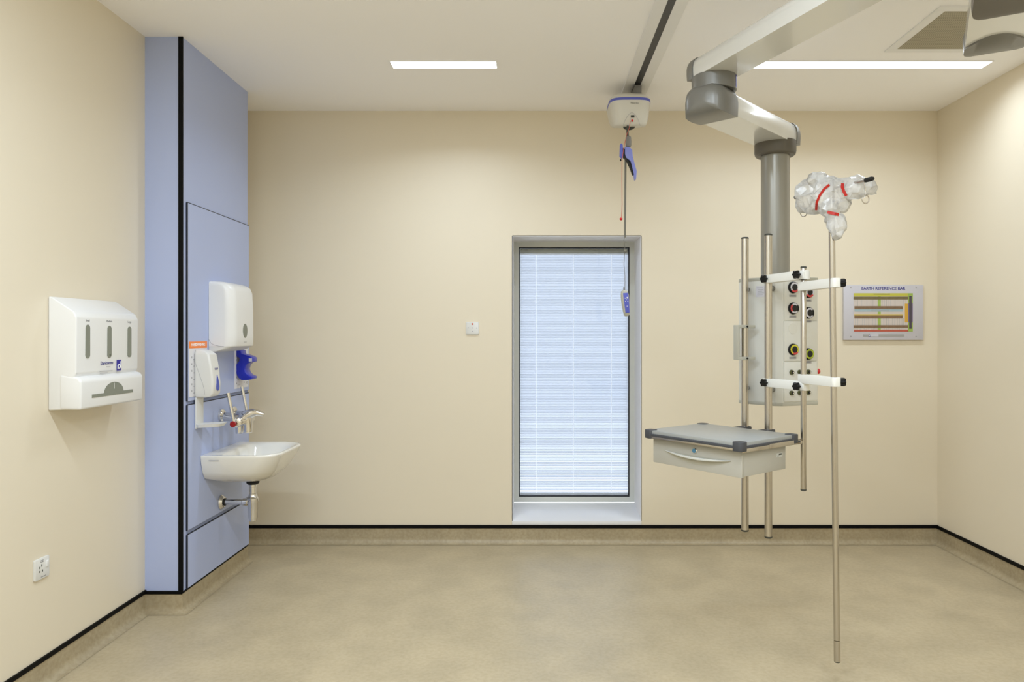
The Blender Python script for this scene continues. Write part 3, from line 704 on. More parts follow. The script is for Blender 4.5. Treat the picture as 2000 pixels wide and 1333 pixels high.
def tape(pts, d, wd):
    ps = []
    for (x0, y0), (x1, y1) in zip(pts, pts[1:]):
        for k in range(6): ps.append((x0+(x1-x0)*k/6, y0+(y1-y0)*k/6))
    ps.append(pts[-1]); g = MB(); eye = Vector((0, 0, EZ)); grid = []; last = 3.0
    for i, (x, y) in enumerate(ps):
        a = Vector(ps[max(i-1, 0)]); c = Vector(ps[min(i+1, len(ps)-1)]); dd = (c-a).normalized(); nn = Vector((-dd.y, dd.x))
        dep = []
        for q in (-1, -0.33, 0.33, 1):
            dr = (P(x+nn.x*wd*q, y+nn.y*wd*q, d) - eye).normalized(); h = _bv.ray_cast(eye, dr)
            dep.append(h[0].y if h[0] is not None else None)
        ok = [z for z in dep if z is not None]; last = min(ok) if ok else last
        grid.append([(x+nn.x*wd*q, y+nn.y*wd*q, last-0.003) for q in (-1, -0.33, 0.33, 1)])
    rows = []
    for i in range(len(grid)):
        w_ = [grid[max(0, min(len(grid)-1, i+k))][0][2] for k in (-2, -1, 0, 1, 2)]
        rows.append([g.b.verts.new(P(px, py, min(w_[2], sum(w_)/5))) for px, py, _ in grid[i]])
    for r0, r1 in zip(rows, rows[1:]):
        for i in range(3):
            f = g.b.faces.new((r0[i], r0[i+1], r1[i+1], r1[i])); f.material_index = g.mi(None); f.smooth = True
    return g.build('tape', 'redtape', bag, 180)
tape([(1620, 361), (1610, 369), (1601, 382), (1595, 396), (1594, 411)], 2.86, 2.4)
tape([(1646, 358), (1645, 365), (1648, 374), (1653, 383)], 2.86, 3.0)
tape([(1616, 414.5), (1627, 417), (1638.5, 419.5)], 2.86, 3.0)

# ------------------------------------------------------------------ drawer shelf on the rails
ang = math.radians(-52); u = Vector((math.cos(ang), math.sin(ang), 0)); v = Vector((-u.y, u.x, 0))
SCN = Vector((0.858, 3.345, 0.0))
sx = Matrix((u, v, Vector((0, 0, 1)))).transposed().to_4x4(); sx.translation = SCN
HWd, HDp = 0.275, 0.215
st = thing('drawer_shelf', 'grey equipment shelf with charcoal corner bumpers clamped to the rail poles', 'shelf', (SCN.x, SCN.y, 0.85))
g = MB(); g.box((0, 0, 0.988), (2*HWd-0.012, 2*HDp-0.012, 0.022), bev=0.003, xf=sx); g.build('shelf_top', 'shelf', st)
g = MB()
for s in (-1, 1):
    g.box((0, s*(HDp-0.006), 0.978), (2*HWd-0.05, 0.010, 0.012), bev=0.002, xf=sx); g.box((s*(HWd-0.006), 0, 0.978), (0.010, 2*HDp-0.05, 0.012), bev=0.002, xf=sx)
g.build('edge_buffer', 'bumper', st)
g = MB()
for s in (-1, 1):
    g.box((0, s*(HDp-0.008), 0.967), (2*HWd-0.05, 0.010, 0.010), bev=0.001, xf=sx)
    g.box((s*(HWd-0.008), 0, 0.964), (0.010, 2*HDp-0.04, 0.018), bev=0.001, xf=sx)
g.build('side_rail', 'steel', st)
for qx in (-1, 1):
    for qy in (-1, 1):
        g = MB(); cc = (qx*(HWd-0.024), qy*(HDp-0.024))
        pts = [(cc[0]+p[0], cc[1]+p[1]) for p in rrect(0.052, 0.052, 0.018, 6)]
        g.prism(pts, 0.961, 1.001, bev=0.004, xf=sx); g.build('corner_bumper', 'bumper', st)
# carcass, drawer front, handle, lock
g = MB(); g.box((0.0, -0.005, 0.9015), (2*HWd-0.052, 2*HDp-0.120, 0.109), bev=0.003, xf=sx); g.build('drawer_case', 'drawer', st)
fy = -HDp+0.047
g = MB(); g.box((0, fy, 0.900), (2*HWd-0.048, 0.018, 0.112), bev=0.003, xf=sx); df = g.build('drawer', 'drawer', st)
g = MB()
pth = []
for k in range(17):
    q = -1 + 2*k/16
    pth.append(sx @ Vector((0.185*q+0.01, fy-0.010-0.014*(1-q*q), 0.906-0.012*(1-q*q)+0.004)))
rings = []
for k, p in enumerate(pth):
    q = -1+2*k/16; h_ = 0.003+0.008*(1-q*q); d_ = 0.003+0.004*(1-q*q)
    rings.append([p + v*y_ + Vector((0, 0, z_)) for y_, z_ in rrect(2*d_, 2*h_*0.5, 0.002, 3)])
g.loft(rings); g.build('handle', 'lip', df)
g = MB()   # shallow finger recess below the handle
pts = [(0.185*(-1+2*k/20)+0.01, 0.0) for k in range(21)] + [(0.185*(1-2*k/20)+0.01, -0.040*(1-(1-2*k/20)**2)) for k in range(1, 20)]
xfh = sx @ Matrix.Translation((0, fy-0.0092, 0.908)) @ Matrix.Rotation(PI/2, 4, 'X')
g.prism([(x, y) for x, y in pts], -0.0004, 0.0008, xf=xfh); g.build('finger_recess', 'headrim', df)
g = MB(); g.lathe([(0.013, 0), (0.013, 0.003), (0.011, 0.005), (0.001, 0.005)], sx @ Vector((0.0, fy-0.009, 0.930)), -v, 'chrome', 24)
g.lathe([(0.010, 0.004), (0.010, 0.006), (0.001, 0.006)], sx @ Vector((0.0, fy-0.009, 0.930)), -v, 'lockblue', 24); g.build('lock', None, df)
xs_ = sx @ Matrix.Translation((HWd-0.0258, 0.10, 0.915)) @ Matrix.Rotation(PI/2, 4, 'Z') @ Matrix.Rotation(PI/2, 4, 'X')
g = MB(); g.box((0, 0, 0.0005), (0.045, 0.018, 0.001), 'lip', xf=xs_); g.box((0.006, 0.003, 0.0014), (0.022, 0.006, 0.0008), 'slotdark', xf=xs_); g.box((-0.010, -0.003, 0.0014), (0.014, 0.003, 0.0008), 'greyink', xf=xs_); g.build('maker_plate', None, st)
# bracket to the poles
for p in (P1, P2):
    loc = sx.inverted() @ Vector((p.x, p.y, 0.978))
    g = MB(); g.box((loc.x, (HDp-0.02+loc.y)/2+0.004, 0.976), (0.050, loc.y-HDp+0.058, 0.026), bev=0.004, xf=sx); g.build('pole_bracket', 'bumper', st)
g = MB(); g.box((HWd-0.006, 0.12, 0.966), (0.012, 0.26, 0.022), bev=0.002, xf=sx); g.cyl(sx @ Vector((HWd, 0.215, 0.966)), sx @ Vector((HWd+0.012, 0.215, 0.966)), 0.008); g.build('accessory_rail', 'steel', st)

# ------------------------------------------------------------------ second, parked boom arm top right
w = Vector((0.48, 0.88, 0)).normalized(); E = Vector((1.931, 3.025, 0))
pk = thing('parked_boom', 'second cream boom arm with dark grey end caps in the top right corner', 'medical boom', (E.x, E.y, 2.71))
B1 = axis_m((E.x, E.y, 2.712), w)
g = MB(); g.loft(arm_rings([(-0.85, 0.215, 0.108, 0.045), (-0.05, 0.215, 0.108, 0.045), (-0.02, 0.19, 0.10, 0.04)]), xf=B1); g.build('arm_body', 'cream_gloss', pk, 50)
g = MB()   # shell cap with a curved edge, thick at the end
rings = []
for x, sc_, bw in ((-0.060, 1.02, -0.10), (-0.055, 1.02, -0.10), (0.005, 1.02, 0.0), (0.026, 0.985, 0.0), (0.040, 0.90, 0.0), (0.047, 0.76, 0.0)):
    r_ = []
    for y, z in asec(0.218*sc_, 0.113*sc_):
        if x < -0.055:      # leading edge tucked inside the arm
            r_.append((x-0.004+(bw*max(0.0, 1-(y/0.11)**2) if z < -0.05 else -bw*0.1), y*0.95, z*0.90)); continue
        bow = bw*max(0.0, 1-(y/0.11)**2) if z < -0.05 else -bw*0.1
        r_.append((x+bow, y, z*1.02/sc_*(1.0 if sc_ > 0.95 else 0.97)-0.003))
    rings.append(r_)
g.loft(rings, xf=B1); g.build('arm_end_cap', 'pgrey', pk, 60)
E2 = Vector((1.622, 2.485, 0)); B2 = axis_m((E2.x, E2.y, 2.592), w)
g = MB(); g.loft(arm_rings([(-0.30, 0.20, 0.085, 0.03), (-0.07, 0.20, 0.085, 0.03), (-0.035, 0.188, 0.085, 0.03), (-0.012, 0.158, 0.083, 0.03), (0.0, 0.11, 0.078, 0.024)]), xf=B2); g.build('lower_joint_cover', 'pgreyd', pk, 60)
g = MB(); q_ = B1 @ Vector((-0.85, 0, 0)); g.cyl((q_.x, q_.y, 2.66), (q_.x, q_.y, ZC), 0.07); g.build('ceiling_mount', 'cream_gloss', pk)

# ================================================================== LEFT WALL: glove and apron dispenser
gd = thing('glove_dispenser', 'white wall dispenser with three upright slots for gloves and a tray slot', 'dispenser', (XL, 3.24, 1.133))
GY0, GY1 = 3.007, 3.475
xyz = Matrix(((1, 0, 0, 0), (0, 0, 1, 0), (0, 1, 0, 0), (0, 0, 0, 1)))   # (x,z) profile extruded along Y
g = MB(); g.prism([(XL+0.001, 1.135), (XL+0.100, 1.139), (XL+0.105, 1.265), (XL+0.118, 1.29), (XL+0.120, 1.525), (XL+0.108, 1.549), (XL+0.012, 1.612), (XL+0.001, 1.612)], GY0, GY1, bev=0.007, seg=3, xf=xyz)
g.build('dispenser_body', 'plastic', gd, 40)
g = MB(); g.prism([(XL+0.05, 1.138), (XL+0.140, 1.137), (XL+0.142, 1.255), (XL+0.128, 1.272), (XL+0.05, 1.285)], GY0-0.003, GY1+0.003, bev=0.009, seg=3, xf=xyz); tr = g.build('apron_tray', 'plastic', gd, 40)
def fW(y, z, x=XL+0.1202): return face_m((x, y, z), (1, 0, 0))
for y, z in ((3.083, 1.423), (3.240, 1.420), (3.400, 1.418)):
    g = MB(); g.prism(rrect(0.030, 0.144, 0.0148, 8), -0.004, 0.0012, xf=fW(y, z)); g.build('glove_slot', 'slot', gd)
g = MB(); g.box((0.003, -0.060, 0.0016), (0.006, 0.008, 0.001), xf=fW(3.240, 1.420)); g.build('slot_catch', 'slotdark', gd)
for y, s_ in ((3.083, 'Small'), (3.240, 'Medium'), (3.400, 'Large')): text('lettering', s_, 0.013, fW(y, 1.512), 'greyink', gd)
text('lettering', 'Danicentre', 0.021, fW(3.222, 1.325), 'navy', gd)
g = MB(); g.box((0.0, 0, 0.0004), (0.030, 0.0016, 0.0008), xf=fW(3.232, 1.309))
for q, (wd, oy) in enumerate(((0.095, 0.0), (0.060, -0.017), (0.045, -0.025))): g.box((oy, -0.009*q, 0.0004), (wd, 0.002, 0.0008), xf=fW(3.215, 1.290))
g.box((0, 0, 0.0004), (0.028, 0.002, 0.0008), xf=fW(3.310, 1.282)); g.build('small_print', 'lgreyink', gd)
g = MB(); g.box((0, 0, 0.0006), (0.034, 0.049, 0.0014), 'logoblue', xf=fW(3.314, 1.312))
fm_ = fW(3.314, 1.312)
for pth in ([(0.011, 0.018), (0.011, -0.014)], [(0.006 - 0.008 + 0.008*math.cos(q*PI/8), -0.006 + 0.009*math.sin(q*PI/8)) for q in range(17)], [(-0.012, -0.018), (-0.012, 0.002)]):
    g.tube([fm_ @ Vector((x, y, 0.0018)) for x, y in pth], 0.0021, 'white', seg=6)
g.box((0, -0.019, 0.0016), (0.024, 0.003, 0.001), 'eviolet', xf=fm_); g.build('logo', None, gd)
g = MB(); fT = fW(3.238, 1.192, XL+0.1414)
pts = [(-0.160, -0.011), (0.152, -0.011), (0.152, 0.003), (0.074, 0.003)] + [(0.0 + 0.074*math.cos(PI*k/14), 0.002 + 0.046*math.sin(PI*k/14)) for k in range(1, 14)] + [(-0.074, 0.003), (-0.160, 0.003)]
g.prism(pts, -0.004, 0.0012, xf=fT); g.build('apron_slot', 'slot', tr)
g = MB(); g.box((0.0, 0.030, 0.0014), (0.003, 0.026, 0.001), xf=fT); g.build('slot_tab', 'plastic', tr)

# wall socket low on the left wall
def socket_plate(name, xf, label):
    t = thing(name, label, 'socket', xf.translation)
    g = MB(); g.prism(rrect(0.086, 0.086, 0.005, 3), 0.0, 0.009, bev=0.0025, xf=xf); return t, g.build('faceplate', 'plastic2', t)
xf = face_m((XL+0.0005, 2.961, 0.490), (1, 0, 0))
ws, fp = socket_plate('wall_socket', xf, 'white square wall socket low on the left wall near the floor')
g = MB()
for x, y, a_, b_ in ((-0.012, 0.006, 0.005, 0.009), (0.0, 0.013, 0.0045, 0.010), (-0.012, -0.010, 0.005, 0.008), (0.004, -0.010, 0.005, 0.008)): g.box((x-0.004, y, 0.0092), (a_, b_, 0.001), xf=xf)
g.build('pin_hole', 'slotdark', ws)
g = MB(); g.box((0.027, 0.012, 0.0105), (0.014, 0.026, 0.005), bev=0.002, xf=xf); g.build('rocker_switch', 'plastic', ws)
g = MB()
for y in (0.033, 0.027): g.box((-0.004, y, 0.0092), (0.020, 0.0022, 0.001), xf=xf)
g.box((0.006, -0.034, 0.0092), (0.030, 0.002, 0.001), xf=xf); g.build('small_print', 'greyink', ws)
# spur plate on the back wall
xf = face_m((-0.4345, YB-0.0005, 1.497), (0, -1, 0))
ss, fp = socket_plate('fused_spur', xf, 'white square socket plate with tiny red indicator on the back wall')
g = MB(); g.prism(rrect(0.092, 0.088, 0.008, 3), 0.0, 0.004, bev=0.001, xf=xf); g.build('back_box', 'plastic2', ss)
g = MB(); g.box((0.0, 0.030, 0.0094), (0.012, 0.012, 0.001), xf=xf); g.build('indicator', 'cordred', ss)
g = MB()
for x, y in ((-0.029, 0.004), (0.0, 0.003), (0.029, 0.002), (0.0, -0.021)): g.box((x, y, 0.0092), (0.007, 0.006, 0.001), xf=xf)
g.build('pin_hole', 'lgreyink', ss)

# ================================================================== DUCT SIDE ITEMS
PX = -1.835
# paper towel dispenser
pd = thing('towel_dispenser', 'tall white paper towel dispenser above the washbasin', 'dispenser', (PX, 4.2, 1.355))
TY0, TY1 = 4.045, 4.372
rings = []
yc, hw = (TY0+TY1)/2, (TY1-TY0)/2
def slab(z, dep, hw_=hw, r=0.055):
    pts = [(PX+0.0005, -hw_)]
    for k in range(9):
        a = -PI/2 + PI/2*k/8; pts.append((PX+dep-r+r*math.cos(a), -hw_+r+r*math.sin(a)))
    for k in range(9):
        a = PI/2*k/8; pts.append((PX+dep-r+r*math.cos(a), hw_-r+r*math.sin(a)))
    pts.append((PX+0.0005, hw_)); return [(x, yc+y, z) for x, y in pts]
g = MB(); g.loft([slab(1.386, 0.136), slab(1.392, 0.140), slab(1.45, 0.141), slab(1.60, 0.140), slab(1.70, 0.134), slab(1.728, 0.122), slab(1.743, 0.10), slab(1.750, 0.078, hw-0.004), slab(1.754, 0.062, hw-0.012)])
g.build('cover', 'plastic', pd, 50)
g = MB(); g.loft([slab(1.357, 0.058, hw-0.002, 0.03), slab(1.372, 0.10, hw-0.002, 0.03), slab(1.386, 0.134, hw-0.002, 0.05)]); g.build('base_tray', 'plastic2', pd, 50)
g = MB()
g.tube([(PX+0.001+x, TY0-0.0006, z) for x, z in ((0.0, 1.425), (0.012, 1.405), (0.03, 1.395), (0.055, 1.389), (0.085, 1.386))], 0.0012, seg=6); g.build('seam', 'lgreyink', pd)
g = MB(); g.sphere((0, 0, 0), 1, None, 3, (0.034, 0.042, 0.003), xf=face_m((PX+0.1405, 4.205, 1.475), (1, 0, 0))); g.build('level_window', 'slot', pd)
g = MB(); g.box((0, 0, 0.0004), (0.040, 0.002, 0.0008), xf=face_m((PX+0.1406, 4.205, 1.410), (1, 0, 0))); g.build('small_print', 'greyink', pd)

# soap dispenser
sd = thing('soap_dispenser', 'white soap dispenser with blue teardrop window over a poster', 'dispenser', (PX, 3.91, 1.115))
SY0, SY1 = 3.866, 3.966
g = MB()
def sring(z, dep, hw_=0.050, r=0.012, yc_=(SY0+SY1)/2):
    return [(x+PX+0.002+dep/2, y+yc_, z) for x, y in rrect(dep, 2*hw_, r, 5)]
g.loft([sring(1.112, 0.060, 0.036), sring(1.118, 0.088, 0.046), sring(1.135, 0.101, 0.050), sring(1.19, 0.103, 0.050), sring(1.28, 0.093, 0.050), sring(1.345, 0.081, 0.050), sring(1.362, 0.060, 0.046), sring(1.372, 0.030, 0.040)])
g.build('soap_cover', 'plastic2', sd, 40)
g = MB(); g.tube([(PX+0.004+x, SY0-0.0006, z) for x, z in ((0.0, 1.35), (0.002, 1.31), (0.016, 1.27), (0.034, 1.22), (0.048, 1.18), (0.054, 1.155), (0.055, 1.13))], 0.001, seg=6); g.build('seam', 'lgreyink', sd)
fs = face_m((PX+0.1045, 3.922, 1.190), (0.998, 0, 0.06))
pts = []
for k in range(30):
    a = 2*PI*k/30; yy = math.cos(a); pts.append((0.0145*math.sin(a)*math.sin(a/2 if a <= PI else PI - a/2)**0.9, -0.043*-yy))
pts = [(0.023*math.sin(2*PI*k/30)*(0.5-0.5*math.cos(2*PI*k/30))**0.6, 0.043*math.cos(2*PI*k/30)) for k in range(30)]
g = MB(); g.prism(pts, -0.003, 0.0016, xf=fs); g.build('level_window', 'soapblue', sd)
text('lettering', 'SOAP', 0.016, face_m((PX+0.0985, 3.922, 1.266), (0.994, 0, 0.11)), 'navy', sd)

dt = thing('drip_tray', 'white L-shaped bracket tray under the soap dispenser', 'tray', (PX, 3.92, 0.95))
g = MB(); g.box((PX+0.006, 3.918, 1.03), (0.010, 0.085, 0.17), bev=0.003); g.build('back_plate', 'plastic2', dt)
g = MB()
rg = []
for k in range(2):
    z = (0.950, 0.968)[k]; sc_ = (0.90, 1.0)[k]
    rg.append([(PX+0.002 + (x+0.072)*sc_, 3.918 + y*sc_, z + 0.05*((x+0.072) > 0.10)*0.1) for x, y in rrect(0.144, 0.105, 0.03, 6)])
g.loft(rg); g.build('tray_dish', 'plastic2', dt)

# posters
def poster(y0, y1, z0, z1, label, header):
    t = thing('hand_hygiene_poster', label, 'poster', (PX, (y0+y1)/2, z0), 'hand hygiene posters on the blue panel')
    g = MB(); g.box((PX+0.0008, (y0+y1)/2, (z0+z1)/2), (0.0014, y1-y0, z1-z0)); g.build('sheet', 'paper', t)
    if header:
        g = MB(); g.box((PX+0.0018, (y0+y1)/2, z1-0.018), (0.0010, y1-y0, 0.036)); g.build('header', 'orange', t)
        text('lettering', 'HANDWASHING', 0.021, face_m((PX+0.0026, (y0+y1)/2, z1-0.018), (1, 0, 0)), 'white', t, bold=0.0006)
    g = MB()
    for k in range(6):
        for c in range(2):
            yy = y0+0.03 + c*0.115; zz = z1-0.085-0.036*k
            g.box((PX+0.0018, yy, zz), (0.0006, 0.010, 0.010), 'lgreyink')
            g.box((PX+0.0018, yy+0.035, zz-0.012), (0.0006, 0.040, 0.003), 'lgreyink')
    g.box((PX+0.0018, (y0+y1)/2+0.04, z1-0.052), (0.0006, 0.10, 0.004), 'lgreyink')
    g.box((PX+0.0018, y1-0.025, z0+0.03), (0.0006, 0.030, 0.006), 'greyink')
    g.build('printed_steps', None, t)
poster(3.812, 4.020, 1.119, 1.416, 'white poster with orange handwashing header behind the soap dispenser', True)
poster(4.390, 4.600, 1.121, 1.418, 'white instruction sheet behind the blue bottle holder', False)

# blue bottle holder
bh = thing('bottle_holder', 'deep blue C-shaped plastic bottle holder on the panel edge', 'holder', (PX, 4.45, 1.2))
D0 = 4.45
zz = [(190, 285), (295, 290), (310, 380), (420, 405), (520, 440), (570, 480), (570, 570), (480, 590), (420, 650), (395, 740), (420, 820), (480, 880), (560, 910), (575, 940), (550, 980), (430, 1000), (310, 1000), (250, 950), (205, 880), (190, 830), (190, 625), (255, 560), (265, 490), (245, 460), (190, 445)]
pl_ = []
for x, y in zz:
    p = P(450+x/12.11, 660+y/12.11, D0); pl_.append((max(p.x, PX+0.001), p.z))
g = MB(); g.prism(pl_, 4.415, 4.495, bev=0.004, seg=2, xf=xyz); g.build('holder_body', 'deepblue', bh, 40)
p = P(493.5, 703, D0); g = MB(); g.box((p.x, 4.4145, p.z), (0.020, 0.001, 0.020)); g.build('holder_sticker', 'gasw', bh)

# ------------------------------------------------------------------ tap
tp = thing('basin_tap', 'chrome wall tap with two long elbow levers and a red cap', 'tap', (PX, 4.2, 0.95))
ch = 'chrome'
for y in (4.20, 4.36):
    g = MB(); g.lathe([(0.037, 0), (0.036, 0.012), (0.028, 0.020), (0.024, 0.022)], (PX, y, 0.983), (1, 0, 0)); g.build('wall_flange', ch, tp)
g = MB(); g.tube([(PX+0.015, 4.20, 0.975), (PX+0.06, 4.20, 0.970), (PX+0.105, 4.20, 0.962), (PX+0.135, 4.20, 0.955)], 0.024, seg=20)
g.tube([(PX+0.015, 4.36, 0.975), (PX+0.07, 4.34, 0.970), (PX+0.135, 4.27, 0.958)], 0.022, seg=20)
g.lathe([(0.020, -0.02), (0.028, -0.015), (0.028, 0.19), (0.020, 0.20)], (PX+0.128, 4.125, 0.950), (0, 1, 0)); g.build('tap_body', ch, tp)
g = MB(); g.tube([(PX+0.13, 4.20, 0.955), (PX+0.15, 4.20, 0.980), (PX+0.185, 4.20, 0.996), (PX+0.22, 4.20, 0.997), (PX+0.252, 4.20, 0.985)], 0.02, seg=20, radii=[0.034, 0.034, 0.026, 0.018, 0.012]); g.build('spout_hood', ch, tp)
g = MB(); g.lathe([(0.028, 0.10), (0.027, 0.03), (0.025, 0.004), (0.020, 0.0)], (PX+0.160, 4.20, 0.880), (0, 0, 1)); g.lathe([(0.022, 0.09), (0.021, 0.01), (0.019, 0.0)], (PX+0.108, 4.20, 0.876), (0, 0, 1)); g.build('outlet_nozzle', ch, tp)
for y, rm_ in ((4.10, 'wirered'), (4.325, 'soapblue')):
    g = MB(); z0 = 0.945 if y < 4.2 else 0.965; x0 = PX+0.118 if y < 4.2 else PX+0.105
    g.tube([(x0, y, z0), (x0-0.008, y, z0+0.05), (x0-0.034, y, z0+0.175)], 0.01, seg=12, radii=[0.008, 0.0085, 0.0105]); lv = g.build('elbow_lever', ch, tp)
    g = MB(); g.lathe([(0.016, 0.02), (0.0175, 0.004), (0.014, 0.0), (0.001, -0.001)], (x0, y-0.018 if y < 4.2 else y+0.018, z0-0.002), (0, 1, 0) if y < 4.2 else (0, -1, 0)); tag(g.build('lever_cap', rm_, lv), 'red cap' if y < 4.2 else 'blue cap')

# ------------------------------------------------------------------ washbasin
wb = thing('washbasin', 'white wall-hung washbasin fixed to the blue panel', 'washbasin', (PX, 4.2, 0.605))
YC = 4.2
def bring(z, xb, xf_, hw_, r, rb=0.004):
    pts = []
    def arc(cx, cy, r0, a0, a1_): return [(cx + r0*math.cos(a0+(a1_-a0)*k/8), cy + r0*math.sin(a0+(a1_-a0)*k/8)) for k in range(9)]
    r = min(r, hw_-0.001, (xf_-xb)-rb-0.001)
    pts += arc(xf_-r, hw_-r, r, 0, PI/2) + arc(xb+rb, hw_-rb, rb, PI/2, PI) + arc(xb+rb, -hw_+rb, rb, PI, 1.5*PI) + arc(xf_-r, -hw_+r, r, 1.5*PI, 2*PI)
    return [(x, YC+y, z) for x, y in pts]
W0 = PX+0.001
g = MB(); g.loft([
    bring(0.606, -1.69, -1.60, 0.045, 0.044, 0.04), bring(0.612, -1.74, -1.56, 0.09, 0.08, 0.06), bring(0.628, -1.80, -1.52, 0.16, 0.12, 0.05), bring(0.655, W0, -1.492, 0.212, 0.13),
    bring(0.69, W0, -1.466, 0.236, 0.13), bring(0.74, W0, -1.438, 0.252, 0.125), bring(0.772, W0, -1.424, 0.259, 0.12), bring(0.783, W0, -1.419, 0.261, 0.12), bring(0.789, W0, -1.423, 0.258, 0.118),
    bring(0.789, W0+0.012, -1.436, 0.246, 0.11, 0.02), bring(0.782, W0+0.085, -1.448, 0.232, 0.11, 0.06), bring(0.765, W0+0.095, -1.462, 0.218, 0.11, 0.07), bring(0.72, W0+0.105, -1.485, 0.195, 0.10, 0.07),
    bring(0.675, W0+0.12, -1.53, 0.15, 0.10, 0.07), bring(0.655, W0+0.15, -1.59, 0.08, 0.07, 0.05), bring(0.650, W0+0.175, -1.635, 0.02, 0.018, 0.015)])
bs = g.build('basin_bowl', 'porcelain', wb, 60)
g = MB(); g.lathe([(0.026, 0.0), (0.026, 0.003), (0.014, 0.004), (0.001, 0.002)], (-1.648, YC, 0.651), (0, 0, 1)); g.build('drain_ring', 'chrome', wb)
g = MB(); g.box((0.005, 0, -0.0002), (0.055, 0.003, 0.0008), xf=face_m((PX+0.070, YC-0.2605, 0.762), (0, -1, 0))); g.build('maker_mark', 'lgreyink', wb)
tb = thing('bottle_trap', 'chrome bottle trap and waste pipe below the washbasin', 'waste trap', (-1.647, YC, 0.37))
tx_ = -1.647
g = MB(); g.lathe([(0.030, 0.022), (0.036, 0.018), (0.036, 0.008), (0.028, 0.0)], (tx_, YC, 0.580), (0, 0, 1)); g.build('rubber_seal', 'rubber', tb)
g = MB(); g.lathe([(0.019, 0.0), (0.019, 0.075), (0.022, 0.077), (0.022, 0.10)], (tx_, YC, 0.490), (0, 0, 1)); g.build('tailpipe', 'chrome', tb)
g = MB(); g.lathe([(0.010, 0.0), (0.022, 0.004), (0.027, 0.03), (0.030, 0.11), (0.032, 0.113), (0.032, 0.138), (0.024, 0.148), (0.022, 0.162), (0.019, 0.164)], (tx_, YC, 0.362), (0, 0, 1)); g.build('trap_bottle', 'chrome', tb)
g = MB(); g.cyl((tx_-0.02, YC, 0.475), (PX+0.01, YC, 0.475), 0.016); g.lathe([(0.018, 0), (0.022, 0.004), (0.022, 0.026), (0.018, 0.03)], (tx_-0.030, YC, 0.475), (-1, 0, 0)); g.build('waste_pipe', 'chrome', tb)
g = MB(); g.lathe([(0.042, 0), (0.042, 0.006), (0.030, 0.020), (0.020, 0.022)], (PX, YC, 0.475), (1, 0, 0)); g.build('wall_flange', 'chrome', tb)
g = MB(); g.lathe([(0.022, 0.0), (0.022, 0.008), (0.018, 0.009)], (PX+0.020, YC, 0.475), (1, 0, 0)); g.build('pipe_seal', 'rubber', tb)

# ================================================================== EARTH REFERENCE BAR on the back wall
eb = thing('earth_bar_box', 'pale wall box with colour-banded bars titled earth reference bar', 'electrical box', (2.41, YB, 1.42))
def ez(px, py): return ((px-CX)/281.0, EZ-(py-CY)/281.0)
EYF = YB-0.022
x0, z1 = ez(1645.5, 557.5); x1, z0 = ez(1800.5, 664.5)
g = MB(); g.box(((x0+x1)/2, YB-0.011, (z0+z1)/2), (x1-x0, 0.021, z1-z0), bev=0.003); g.build('cover', 'earthpanel', eb)
def zp(zx, zy): return ez(1630+zx/8.885, 540+zy/8.885)
def erect(mb, a, c, m, dep, y=EYF):
    (xa, za), (xb, zb_) = zp(*a), zp(*c)
    mb.box(((xa+xb)/2, y-dep/2, (za+zb_)/2), (abs(xb-xa), dep, abs(za-zb_)), m)
g = MB(); erect(g, (305, 295), (1330, 960), 'eback', 0.0008); g.build('back_plate', None, eb)
g = MB()
erect(g, (308, 297), (1245, 352), 'eyellow', 0.0014); erect(g, (320, 572), (1160, 616), 'eblue', 0.0014); erect(g, (315, 658), (1160, 690), 'eamber', 0.0014)
erect(g, (312, 926), (1248, 960), 'ered', 0.0014); erect(g, (1190, 478), (1243, 802), 'eorange', 0.0014); erect(g, (1243, 297), (1328, 470), 'egreen', 0.0014)
erect(g, (1243, 470), (1328, 802), 'eviolet', 0.0014); erect(g, (1243, 802), (1328, 958), 'egreen', 0.0014); erect(g, (722, 352), (775, 930), 'egreen', 0.0012)
erect(g, (650, 305), (935, 318), 'bronze', 0.0018); erect(g, (600, 594), (920, 606), 'tag', 0.0018)
g.build('colour_strips', None, eb)
g = MB()
for rows in ((400, 522), (730, 850), (892, 928)):
    for k in range(24):
        zx = 335 + k*38 + random.uniform(-8, 8)
        if 700 < zx < 790: continue
        erect(g, (zx, rows[0]), (zx+5, rows[1]), random.choice(['lgreyink', 'tag', 'eback', 'lgreyink']), 0.0012)
g.build('earth_wires', None, eb)
for a, c, m in (((305, 357), (1243, 402), 'bronze'), ((320, 522), (1150, 568), 'copper'), ((318, 684), (1150, 730), 'copper'), ((305, 850), (1243, 894), 'copper'), ((1265, 345), (1307, 910), 'edark')):
    g = MB(); erect(g, a, c, m, 0.0035); g.build('terminal_bar', None, eb)
text('lettering', 'EARTH REFERENCE BAR', 0.0285, face_m((zp(820, 217)[0], EYF-0.0002, zp(820, 217)[1]), (0, -1, 0)), 'navy', eb, bold=0.0004)
g = MB(); erect(g, (470, 1010), (1180, 1050), 'tag', 0.0008); erect(g, (590, 1000), (735, 1045), 'earthpanel', 0.0012)
cx_, cz_ = zp(580, 1030); g.prism([(-0.007, -0.006), (0.007, -0.006), (0, 0.007)], 0.0008, 0.0018, 'navy', xf=face_m((cx_, EYF, cz_), (0, -1, 0)))
g.prism([(-0.0035, -0.0035), (0.0035, -0.0035), (0, 0.003)], 0.0018, 0.0022, 'white', xf=face_m((cx_, EYF, cz_), (0, -1, 0))); g.build('maker_strip', None, eb)
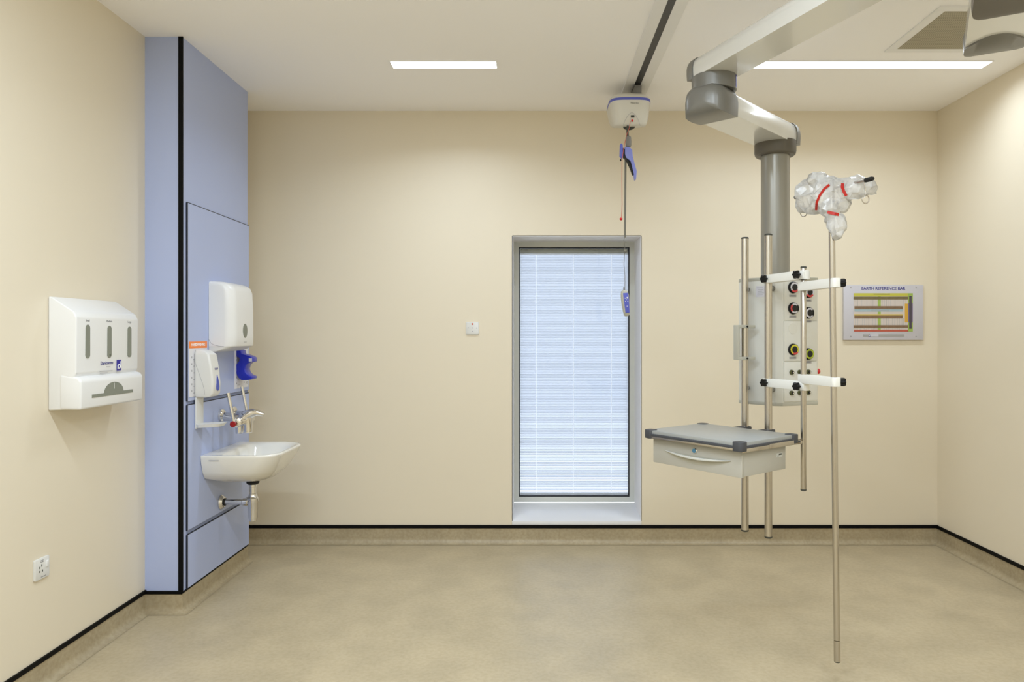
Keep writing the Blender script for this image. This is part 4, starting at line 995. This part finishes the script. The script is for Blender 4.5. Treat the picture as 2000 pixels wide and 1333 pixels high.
for zx, zy in ((258, 200), (1385, 200), (258, 1045), (1385, 1045)):
    xx, zz_ = zp(zx, zy); g = MB(); g.lathe([(0.004, 0), (0.004, 0.0015), (0.001, 0.002)], (xx, EYF, zz_), (0, -1, 0), seg=12); g.build('cover_screw', 'tag', eb)

# ================================================================== LIGHT
def area(name, loc, sx_, sy_, power, col=(0.765, 0.88, 1.0), spread=180):
    l = bpy.data.lights.new(name, 'AREA'); l.shape = 'RECTANGLE'; l.size = sx_; l.size_y = sy_; l.energy = power; l.color = col; l.spread = math.radians(spread)
    o = bpy.data.objects.new(name, l); C.objects.link(o); o.location = loc; return o
# recessed strip lights of the rows behind the camera's view (outside the frame, in the same ceiling)
for y, k in ((1.7, 1.0), (-0.6, 1.15)):
    for x, ln, pw in ((-0.85, 1.2, 33), (0.3, 0.6, 34), (1.55, 1.2, 21)):
        area('strip_lamp', (x, y, ZC-0.012), ln, 0.10, pw*ln*k)
# lamp output of the two visible strips (their glowing diffusers are the visible part)
area('strip_lamp', (-0.522, 4.13, ZC-0.010), 0.60, 0.09, 10.5, spread=150)
area('strip_lamp', (1.85, 4.13, ZC-0.010), 1.49, 0.09, 16, spread=150)

wd = bpy.data.worlds.new('sky'); SC.world = wd; wd.use_nodes = True
nt = wd.node_tree; bgn = nt.nodes['Background']
bgn.inputs[0].default_value = (0.88, 0.935, 1.0, 1); bgn.inputs[1].default_value = 2.5

# ================================================================== CAMERA
cam = bpy.data.cameras.new('camera'); co = bpy.data.objects.new('camera', cam); C.objects.link(co)
cam.sensor_width = 36.0; cam.lens = 36.0*F/2000.0
cam.shift_x = -(CX-1000.0)/2000.0; cam.shift_y = -(666.5-CY)/2000.0
co.location = (0, 0, EZ); co.rotation_euler = (PI/2, 0, 0); cam.clip_start = 0.05
SC.camera = co
SC.view_settings.view_transform = 'Standard'; SC.view_settings.look = 'None'
SC.view_settings.exposure = 0.0; SC.view_settings.gamma = 1.0
SC.cycles.use_denoising = True
SC.cycles.max_bounces = 10; SC.cycles.diffuse_bounces = 7; SC.cycles.glossy_bounces = 4; SC.cycles.transparent_max_bounces = 16
SC.cycles.caustics_reflective = False; SC.cycles.caustics_refractive = False; SC.cycles.sample_clamp_indirect = 6.0
